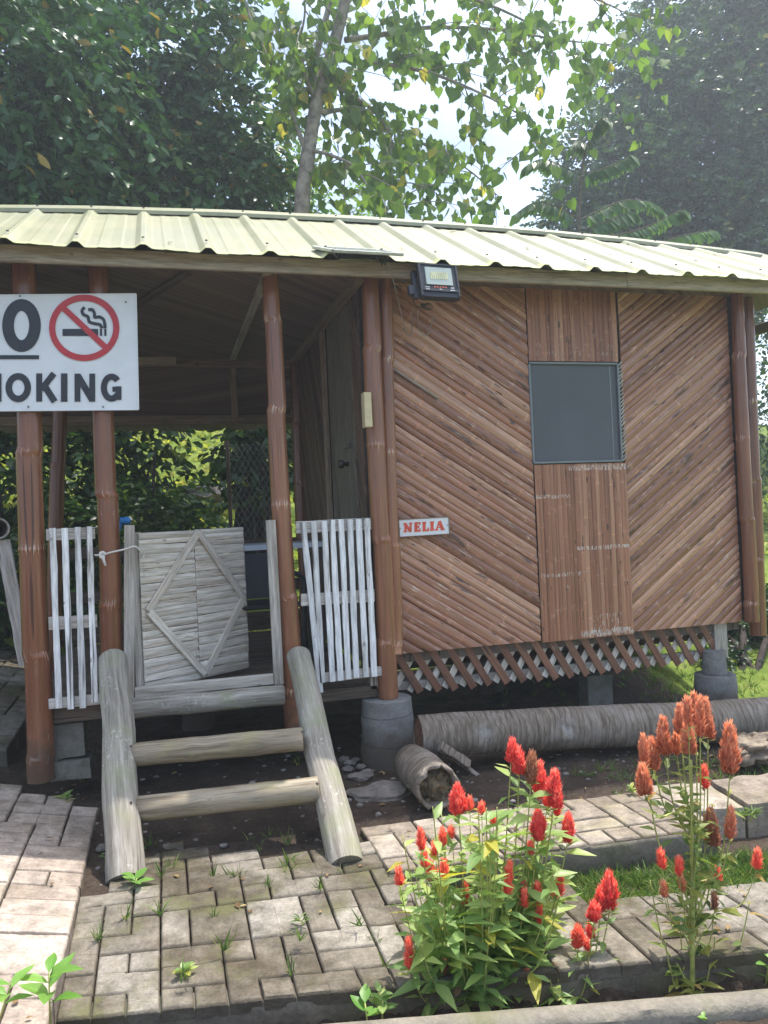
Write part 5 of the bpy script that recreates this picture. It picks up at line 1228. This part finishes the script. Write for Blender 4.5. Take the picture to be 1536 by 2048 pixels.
H1 = [(868, 385, 60, 140, R_), (912, 445, 80, 165, R_), (990, 490, 66, 200, B_m), (1040, 565, 66, 230, R_), (1130, 615, 100, 230, R_), (1085, 690, 45, 90, R_), (1145, 735, 45, 85, R_), (1030, 840, 90, 185, R_), (1213, 860, 66, 185, R_), (540, 680, 98, 175, R_),
      (315, 930, 42, 125, K_), (335, 1050, 34, 90, K_), (447, 915, 32, 95, K_), (370, 1120, 40, 110, K_), (435, 1140, 66, 60, K_), (455, 1100, 28, 90, K_), (178, 1155, 38, 100, K_), (850, 1165, 50, 200, K_), (1165, 1200, 45, 150, K_), (1130, 1230, 38, 110, K_),
      (585, 1265, 30, 140, K_), (540, 1280, 22, 60, K_), (935, 1215, 30, 70, K_), (775, 1275, 30, 50, K_), (240, 1630, 46, 190, K_), (455, 1715, 30, 95, O_), (493, 1775, 38, 85, K_), (335, 1715, 25, 70, K_), (1070, 1735, 26, 95, K_), (965, 1760, 20, 60, K_), (1025, 1240, 30, 80, K_), (945, 1290, 26, 100, K_), (1035, 1370, 32, 150, K_), (612, 710, 32, 66, K_), (685, 740, 26, 60, K_), (755, 800, 30, 60, K_), (500, 885, 26, 60, K_), (398, 990, 26, 60, K_), (985, 985, 26, 70, K_)]
b1 = oZ(945, 2010, -.22)
heads = [z1(a, b)+(w*.3262, h*.3262, b1[1]+g.uniform(-.16, .16)*(.4 if w > 50 else 1), m) for a, b, w, h, m in H1]
ex = [(g.uniform(800, 1120), g.uniform(1610, 1960), b1[1]+g.uniform(-.22, .22), 14) for _ in range(46)]
plant(b1, heads, 'big bushy green cockscomb plant with many red flower spikes, in front of the paving', 'leaf_celosia', 'stem_green', ex, 3, .14, 1., ncap=20, low=.25)
H2 = [(235, 1265, 100, 240, R_), (182, 1320, 62, 150, R_), (143, 1395, 64, 115, R_), (122, 1505, 50, 90, R_), (48, 1540, 66, 125, K_), (100, 1590, 22, 60, K_)]
b2 = oZ(1128, 2012, -.2)
heads = [z2(a, b)+(w*.3359, h*.3359, b2[1]+g.uniform(-.05, .05), m) for a, b, w, h, m in H2]
ex = [(1100, 1960, b2[1]-.08, 7), (1175, 1950, b2[1]-.05, 7), (1190, 1910, b2[1], 7), (1120, 1920, b2[1]+.05, 7)]
plant(b2, heads, 'small low cockscomb plant with one big scarlet spike leaning right', 'leaf_celosia', 'stem_green', ex, 5, .105, 1., ncap=8, low=.3)
H3 = [(660, 245, 72, 190, O_), (702, 200, 52, 190, O_), (745, 190, 54, 230, O_), (775, 230, 56, 260, O_), (815, 240, 66, 270, O_), (705, 355, 76, 210, O_), (635, 390, 54, 140, O_), (560, 345, 76, 250, O_), (440, 430, 56, 200, O_), (495, 455, 64, 210, O_), (440, 605, 92, 190, O_), (950, 420, 118, 340, O_), (800, 590, 52, 140, K_), (840, 885, 92, 240, B_m), (955, 865, 62, 200, O_), (545, 1080, 42, 120, K_), (650, 1125, 46, 100, K_), (880, 1180, 32, 100, K_), (1115, 1080, 46, 120, K_), (560, 1260, 26, 90, O_), (668, 1230, 32, 85, O_), (860, 1330, 24, 90, B_m)]
b3 = oZ(1383, 1998, -.2)
heads = [z2(a, b)+(w*.3359, h*.3359, b3[1]+g.uniform(-.1, .1), m) for a, b, w, h, m in H3]
ex = [(1330, 1880, b3[1], 7), (1360, 1850, b3[1]+.05, 7), (1430, 1870, b3[1], 6), (1340, 1930, b3[1]-.05, 6), (1420, 1930, b3[1]-.04, 6), (1500, 1800, b3[1], 6), (1300, 1760, b3[1]+.05, 5), (1390, 1960, b3[1]-.06, 8), (1365, 1975, b3[1]+.04, 8)]
plant(b3, heads, 'tall sparse cockscomb plant with dry orange spikes and yellowing leaves', 'leaf_dry', 'stem_green', ex, 7, .08, 1.0, mainstem=oY(1382, 1520, b3[1]), ncap=9, low=.1)

# ------------------------------------------------------------------ trees
def trunk(mb, pix, Y, rads, n=10):
    P = [oY(x, y, (Y if len(q) == 0 else q[0])) for x, y, *q in pix]; Q_ = sp(P, 5); k = len(Q_)
    rr = np.interp(np.linspace(0, 1, k), np.linspace(0, 1, len(rads)), rads); mb.tube(Q_, [r*(1+.05*sin(i*1.3)) for i, r in enumerate(rr)], n); return Q_
# left broad tree
lt = thing('broadleaf_tree', (-4.5, 5.5, ground_z(-4.5, 5.5)), 'huge dark green leafy tree behind the left of the hut', 'tree')
mb = MB(); mb.tube([N(-4.5, 5.5, 1.0), N(-4.6, 5.6, 3), N(-4.3, 5.8, 5), N(-4.0, 6, 8)], [.28, .24, .2, .1], 12)
for q in ((-2.2, 5.0, 5.0), (-6, 5, 6), (-3.0, 4.6, 6.2), (-1.6, 5.2, 4.2)): mb.tube(sp([N(-4.5, 5.6, 3.2), (N(-4.5, 5.6, 3.2)+N(*q))/2+N(0, 0, .3), N(*q)]), [.12]*6+[.07]*6+[.03], 7)
part(mb, 'trunk', 'tree_bark', lt, smooth=True)
c3_ = lambda x, y: tuple(oY(x, y, 5.6))
ellL = [((-4.6, 5.2, 5.2), (2.6, 1.6, 2.6)), ((-2.4, 5.3, 4.3), (1.7, 1.3, 1.7)), ((-1.9, 5.6, 3.9), (.9, .9, 1.1)), ((-2.9, 4.6, 6.4), (1.9, 1.4, 1.6)), ((-5.6, 4.2, 3.9), (1.7, 1.2, 1.6)), ((-2.5, 5.2, 6.6), (1.0, 1.2, 1.3)), ((-3.6, 4.4, 3.6), (1.8, .9, 1.2)), ((-4.3, 6.3, 5.0), (2.2, .8, 2.8)), (c3_(430, 250), (.85, .8, 1.2)), (c3_(370, 90), (.9, .8, 1.2)), (c3_(520, 385), (.6, .5, .5)), (c3_(380, 380), (1.2, .8, .9)), (c3_(120, 380), (1.5, .7, .9)), (c3_(250, 200), (1.5, .6, 1.6))]
crown('crown', ellL, 11000, 6, .16, T_leaf(.44, .05, .12, .5), MT['leaf_dark'], lt, 4, .9, -.6, .35, .42, .15)
# yellow-green scrub between
sb_ = thing('shrub', tuple(oY(560, 460, 7.5)), 'yellow green shrub between the dark tree and the slender trunk', 'shrub')
cc = oY(575, 300, 7.5); mb = MB(); mb.tube([N(cc[0], 7.5, 2.2), cc], [.06, .03], 7); part(mb, 'stem', 'tree_bark', sb_)
crown('foliage', [(oY(590, 395, 7.5), (.8, .6, .6)), (oY(570, 300, 7.6), (.4, .4, .5)), (oY(660, 415, 7.3), (.6, .5, .35))], 300, 6, .11, T_leaf(.5), MT['leaf_heart'], sb_, 8, .9, -.3, .3, .3)
# heart-leaved tree
YH = 4.3
ht = thing('heart_leaved_tree', tuple(oY(605, 700, YH)*N(1, 1, 0)+N(0, 0, .6)), 'slender tree with heart shaped light green leaves rising behind the roof', 'tree')
mb = MB(); trunk(mb, [(603, 800), (604, 430), (612, 340), (632, 215), (662, 115), (690, 0), (705, -120), (715, -300)], YH, [.095, .088, .085, .078, .072, .066, .055, .04], 14)
br = [([(628, 235), (630, 150), (632, 110), (660, 0), (668, -120)], [.05, .05, .045, .035, .02]), ([(640, 225), (700, 220), (760, 240), (840, 285), (930, 335), (1000, 395)], [.03, .025, .02, .015, .01, .006]),
      ([(668, 170), (740, 215), (775, 260), (800, 350), (815, 410)], [.025, .02, .016, .012, .006]), ([(690, 80), (760, 70), (860, 55), (1000, 60), (1120, 80), (1230, 90)], [.035, .03, .024, .018, .012, .006]),
      ([(617, 300), (660, 310), (710, 335), (750, 400)], [.022, .018, .014, .008]), ([(608, 295), (585, 230), (548, 140), (505, 50), (480, -40)], [.03, .028, .022, .016, .01]), ([(695, -40), (800, -30), (950, 0), (1080, 60), (1190, 150)], [.04, .03, .02, .014, .006]),
      ([(680, 120), (780, 130), (900, 160), (1040, 230), (1080, 290)], [.025, .02, .016, .01, .006]), ([(640, 215), (615, 160), (600, 90), (610, 20), (600, -80)], [.02, .018, .015, .012, .01]), ([(700, -80), (880, -90), (1100, -40), (1260, 30)], [.03, .024, .016, .006])]
gH = np.random.default_rng(21); P = []; D = []; Q = []; Z = []; Rr = []
def hleaf(p, s=1.):
    sh = proj(p)
    P.append(p); D.append(nrm(N(gH.normal()*.45, gH.normal()*.45, -1.0+gH.normal()*.25))); Q.append(nrm(N(gH.normal()*.7, -.9+gH.normal()*.55, .35+gH.normal()*.3))); Z.append(.14*s*gH.uniform(.55, 1.25)); Rr.append(np.clip(.45+gH.normal()*.22, 0, .92) if gH.random() > .03 else 1.)
for pix, rads in br:
    yo = gH.uniform(-1.0, .8); m = len(pix); Ql = trunk(mb, [(x, y, YH+yo*i/(m-1)) for i, (x, y) in enumerate(pix)], YH, rads, 7)
    for i in range(4, len(Ql)):
        if gH.random() < .9:
            L = gH.uniform(.4, 1.05); d = nrm(N(gH.normal()*.9+.25, gH.normal()*.8, gH.normal()*.5-.15)); pts_ = [Ql[i]+d*L*k+N(0, 0, -.38*L*k*k) for k in np.linspace(0, 1, 6)]; mb.tube(pts_, [.008, .007, .006, .005, .004, .003], 5)
            for k in range(1, 6):
                for _ in range(2 if gH.random() < .75 else 1): hleaf(pts_[k]+rv(gH)*.07)
                if gH.random() < .35:
                    d2 = nrm(d+rv(gH)*1.0); e_ = [pts_[k]+d2*.3*w_+N(0, 0, -.12*w_*w_) for w_ in (0, .5, 1)]; mb.tube(e_, [.004, .003, .002], 4)
                    for w_ in e_[1:]: hleaf(w_+rv(gH)*.05, .9); hleaf(w_+rv(gH)*.05, .85)
        if gH.random() < .5: hleaf(Ql[i]+rv(gH)*.1)
part(mb, 'trunk', 'tree_bark', ht, smooth=True)
leafmesh('crown', T_heart(), P, D, Q, Z, Rr, MT['leaf_heart'], ht)
print('heart leaves', len(P))
# right dense tree
YR_ = 12.
rt = thing('broadleaf_tree', (11.5, 12, ground_z(11.5, 12)), 'tall dense small leaved tree filling the sky at the upper right', 'tree')
mb = MB(); mb.tube([N(11.5, 12, 3), N(11.4, 12, 7), N(11.2, 12, 12)], [.4, .35, .2], 12)
for q in ((8.2, 12, 8.2), (9, 11.5, 10.5), (13.5, 12, 9), (10, 11, 6.6)): mb.tube(sp([N(11.4, 12, 5), (N(11.4, 12, 5)+N(*q))/2+N(0, 0, .5), N(*q)]), [.2]*6+[.12]*6+[.04], 7)
part(mb, 'trunk', 'dark_bark', rt, smooth=True)
def c3(x, y, Y): return oY(x, y, Y)
ellR = [(c3(1450, 330, 12), (3.2, 2.2, 3.0)), (c3(1250, 340, 11.6), (1.7, 1.4, 1.6)), (c3(1170, 430, 11.4), (1.0, .9, .9)), (c3(1420, 60, 12.5), (2.3, 1.7, 1.8)), (c3(1310, 200, 12), (1.6, 1.4, 1.2)), (c3(1560, 480, 11), (3.0, 1.8, 2.2)), (c3(1600, 120, 12), (2.6, 2, 3)), (c3(1480, 480, 13), (4.0, .8, 1.8)), (c3(1500, 200, 13.6), (3.6, .7, 3.2)), (c3(1120, 440, 11.6), (.45, .5, .6))]
crown('crown', ellR, 15000, 8, .155, T_small(.55), MT['leaf_right'], rt, 9, .7, -.7, .1, .42, .15, .25)
# pinnate sapling in front of it
pt = thing('sapling', tuple(oY(1160, 700, 5.2)*N(1, 1, 0)+N(0, 0, 1.)), 'sapling with long drooping pinnate leaves above the right roof', 'sapling')
mb = MB(); Yp = 5.2; trunk(mb, [(1158, 560), (1158, 430), (1165, 330), (1190, 250)], Yp, [.03, .026, .02, .012], 7); P = []; D = []; Q = []; Z = []; Rr = []; gP = np.random.default_rng(4)
for pix in ([(1160, 440), (1210, 415), (1255, 400), (1300, 405), (1325, 425)], [(1160, 440), (1110, 412), (1070, 405), (1035, 425)], [(1160, 350), (1200, 340), (1235, 325), (1262, 310)], [(1160, 350), (1120, 330), (1085, 318), (1055, 330)], [(1180, 290), (1190, 255), (1205, 235), (1215, 240)],
            [(1165, 470), (1230, 470), (1290, 455), (1350, 425), (1370, 420)], [(1165, 490), (1290, 490), (1370, 470), (1425, 460)], [(1165, 460), (1220, 440), (1255, 425), (1265, 425)], [(1180, 300), (1160, 280), (1145, 290)]):
    yo = gP.uniform(-.6, .3); Ql = trunk(mb, [(x, y, Yp+yo*i/(len(pix)-1)) for i, (x, y) in enumerate(pix)], Yp, [.009, .004], 5)
    for i in range(2, len(Ql)):
        for h_ in (0, .5):
            b = Ql[i]*(1-h_)+Ql[min(i+1, len(Ql)-1)]*h_; tdir = nrm(Ql[min(i+1, len(Ql)-1)]-Ql[i-1])
            for s_ in (-1, 1): P.append(b); D.append(N(tdir[0]*.45, s_*.45+gP.normal()*.1, -.85+gP.normal()*.1)); Q.append(N(-.2+gP.normal()*.3, -s_*.2-.9, .25)); Z.append(.20*gP.uniform(.8, 1.15)); Rr.append(np.clip(i/len(Ql)+gP.normal()*.1, 0, 1))
part(mb, 'stem', 'twig', pt, smooth=True); leafmesh('foliage', T_leaf(.36, .03, .1, .45), P, D, Q, Z, Rr, MT['leaf_pinnate'], pt)
# bushes behind the porch
def bush(name, label, ells, n, size, seed, mat='leaf_bush', T=None, grp='bushes behind the hut', per=6, **k):
    c = np.array(ells[0][0], float); gz = ground_z(c[0], c[1]); th = thing(name, (c[0], c[1], gz), label, 'bush', grp)
    mb = MB(); gg_ = random.Random(seed)
    for _ in range(4):
        e_ = ells[gg_.randrange(len(ells))]; tp = np.array(e_[0])+N(*[gg_.uniform(-.5, .5)*r_ for r_ in e_[1]]); mb.tube(sp([N(c[0]+gg_.uniform(-.1, .1), c[1], gz-.05), (N(c[0], c[1], gz)+tp)/2+N(0, 0, .1), tp]), [.03]*6+[.02]*6+[.008], 6)
    part(mb, 'stem', 'dark_bark', th, smooth=True); crown('foliage', ells, n, per, size, T or T_leaf(.5), MT[mat], th, seed, **k); return th
b_ = lambda x, y, Y: tuple(oY(x, y, Y))
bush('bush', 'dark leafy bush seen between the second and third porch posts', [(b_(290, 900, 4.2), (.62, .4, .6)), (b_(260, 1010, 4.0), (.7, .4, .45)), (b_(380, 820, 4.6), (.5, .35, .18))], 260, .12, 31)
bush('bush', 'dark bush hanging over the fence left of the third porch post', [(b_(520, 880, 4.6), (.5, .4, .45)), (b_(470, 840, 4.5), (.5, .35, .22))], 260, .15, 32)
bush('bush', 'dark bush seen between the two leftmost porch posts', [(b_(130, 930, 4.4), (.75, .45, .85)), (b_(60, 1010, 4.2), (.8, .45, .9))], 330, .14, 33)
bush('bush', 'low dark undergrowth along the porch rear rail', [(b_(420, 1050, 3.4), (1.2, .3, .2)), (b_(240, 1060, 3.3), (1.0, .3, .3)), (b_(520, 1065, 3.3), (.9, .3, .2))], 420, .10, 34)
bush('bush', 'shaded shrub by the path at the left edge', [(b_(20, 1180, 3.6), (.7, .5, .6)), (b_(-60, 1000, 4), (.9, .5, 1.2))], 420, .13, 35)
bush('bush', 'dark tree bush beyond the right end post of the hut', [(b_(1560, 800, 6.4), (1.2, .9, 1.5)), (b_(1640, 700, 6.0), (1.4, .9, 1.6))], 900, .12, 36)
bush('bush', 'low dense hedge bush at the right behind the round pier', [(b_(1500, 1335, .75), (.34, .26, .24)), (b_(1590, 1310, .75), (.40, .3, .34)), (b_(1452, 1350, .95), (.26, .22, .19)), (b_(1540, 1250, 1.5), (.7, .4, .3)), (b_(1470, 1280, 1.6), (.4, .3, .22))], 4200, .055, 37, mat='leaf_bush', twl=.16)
bush('bush', 'small sunlit shrub at the right edge beyond the hut corner', [(b_(1560, 1080, 6.5), (.7, .6, .35))], 260, .09, 38, mat='leaf_lawn')
0 and bush('bush', 'row of dense foliage high behind the middle of the roof', [(b_(700, 470, 6.5), (1.0, .6, .5)), (b_(950, 510, 6.5), (1.4, .6, .4))], 300, .14, 39, mat='leaf_heart')
# rear trunk, rock and wire fence behind the porch
mb = MB(); trunk(mb, [(512, 1110), (508, 980), (500, 900), (530, 830), (540, 700)], 4.9, [.30, .22, .18, .14, .10], 14)
dt = thing('dead_tree', tuple(oY(512, 1100, 4.9)), 'dark bare trunk behind the wire fence left of the third porch post', 'tree'); part(mb, 'trunk', 'dark_bark', dt, smooth=True)
c = oY(415, 985, 6.6); mb = MB(); lump(mb, c, (.38, .3, .13), 3, 3, .4, 1.4); o = mb.build('boulder', MT['rock'], smooth=True, sharp=40); tag(o, 'brown boulder on the sunny slope seen through the porch', 'rock')
Yw = 3.1; wf = thing('wire_fence', tuple(oY(505, 1100, Yw)), 'slack chain link wire fence behind the porch next to the bare trunk', 'fence'); mb = MB()
x0 = oY(455, 900, Yw)[0]; x1 = oY(570, 900, Yw)[0]; za = oY(500, 1080, Yw)[2]; zb = oY(500, 880, Yw)[2]; s_ = .055
i = -20
while i*s_+x0 < x1+1.:
    for sg in (1, -1):
        a0 = x0+i*s_; pts_ = []
        for k in range(0, 30):
            z = za+k*s_*.9; x = a0+sg*k*s_*.5
            if z <= zb and x0 <= x <= x1: pts_.append(N(x, Yw+.03*noise.noise(Vector((x*3, 0, z*3))), z))
        if len(pts_) > 1: mb.tube(pts_, .0016, 4, cap=False)
    i += 1
part(mb, 'wire_mesh', 'fence_wire', wf)
mb = MB(); mb.tube([N(x1, Yw, za-.5), N(x1, Yw, zb+.05)], .02, 8); mb.tube([N(x0-.0, Yw, za-.5), N(x0, Yw, zb+.0)], .02, 8); part(mb, 'fence_post', 'dark_beam', wf)

# fallen leaves and litter
pts = []; P = []; D = []; Q = []; Z = []; Rr = []; gL = np.random.default_rng(77)
for i in range(150):
    x = gL.uniform(-2.3, 2.2); y = gL.uniform(-2.4, .3)
    if x > -1.55 and y < -1.0: z = (pave_z(x, y) if (x < -.36 or y < -1.9) else .02 if y > -1.47 and x < 1.1 else ground_z(x, y))+.006
    else: z = (path_z(x, y) if x < -1.6 else ground_z(x, y))+.008
    P.append((x, y, z)); D.append((gL.normal(), gL.normal(), .05)); Q.append((gL.normal()*.25, gL.normal()*.25, 1)); Z.append(gL.uniform(.012, .045)); Rr.append(gL.random())
for i in range(16):
    x = gL.uniform(-1.9, 3.); v = gL.uniform(.1, .9); P.append((x, YE+(YR-YE)*v, ZE+(ridge_z(x)-ZE)*v+.012)); D.append((gL.normal(), .6, .3)); Q.append((0, -.5, 1)); Z.append(gL.uniform(.03, .06)); Rr.append(gL.random())
leaf_mat('leaf_litter', [(0, (.10, .06, .03)), (.6, (.22, .14, .07)), (1, (.36, .28, .14))], .15, .8, .2)
o = leafmesh('leaf_litter', T_leaf(.5), P, D, Q, Z, Rr, MT['leaf_litter']); tag(o, kind='stuff', label='dry fallen leaves and crumbs scattered on the paving and soil', cat='leaf litter')
# added scattering volume over the whole scene, stands in for lens glare
hz = bpy.data.materials.new('glare_haze'); hz.use_nodes = True; n_ = hz.node_tree; n_.nodes.clear(); ho = n_.nodes.new('ShaderNodeOutputMaterial'); hv = n_.nodes.new('ShaderNodeVolumePrincipled')
hv.inputs['Color'].default_value = (.85, .93, 1, 1); hv.inputs['Density'].default_value = .0045; hv.inputs['Anisotropy'].default_value = .35
n_.links.new(hv.outputs[0], ho.inputs['Volume'])
zlo = min(v_[2] for v_ in vs_ground)-1.0
mb = MB(); ztop = 0
for o_ in S.objects:
    if o_.type == 'MESH' and len(o_.data.vertices):
        z_ = np.empty(len(o_.data.vertices)*3); o_.data.vertices.foreach_get('co', z_); ztop = max(ztop, z_.reshape(-1, 3)[:, 2].max()+ORG[o_.name][2])
print('haze top', ztop)
lo = N(-150, -150, zlo); hi = N(150, 150, ztop+.4)
mb.add([(lo[0], lo[1], lo[2]), (hi[0], lo[1], lo[2]), (hi[0], hi[1], lo[2]), (lo[0], hi[1], lo[2]), (lo[0], lo[1], hi[2]), (hi[0], lo[1], hi[2]), (hi[0], hi[1], hi[2]), (lo[0], hi[1], hi[2])], [(3, 2, 1, 0), (4, 5, 6, 7), (0, 1, 5, 4), (1, 2, 6, 5), (2, 3, 7, 6), (3, 0, 4, 7)])
MT['glare_haze'] = hz; o = mb.build('glare_haze', hz, loc=(0, 0, zlo)); tag(o, kind='stuff', label='thin added veil over the whole scene standing in for lens glare', cat='glare_haze')
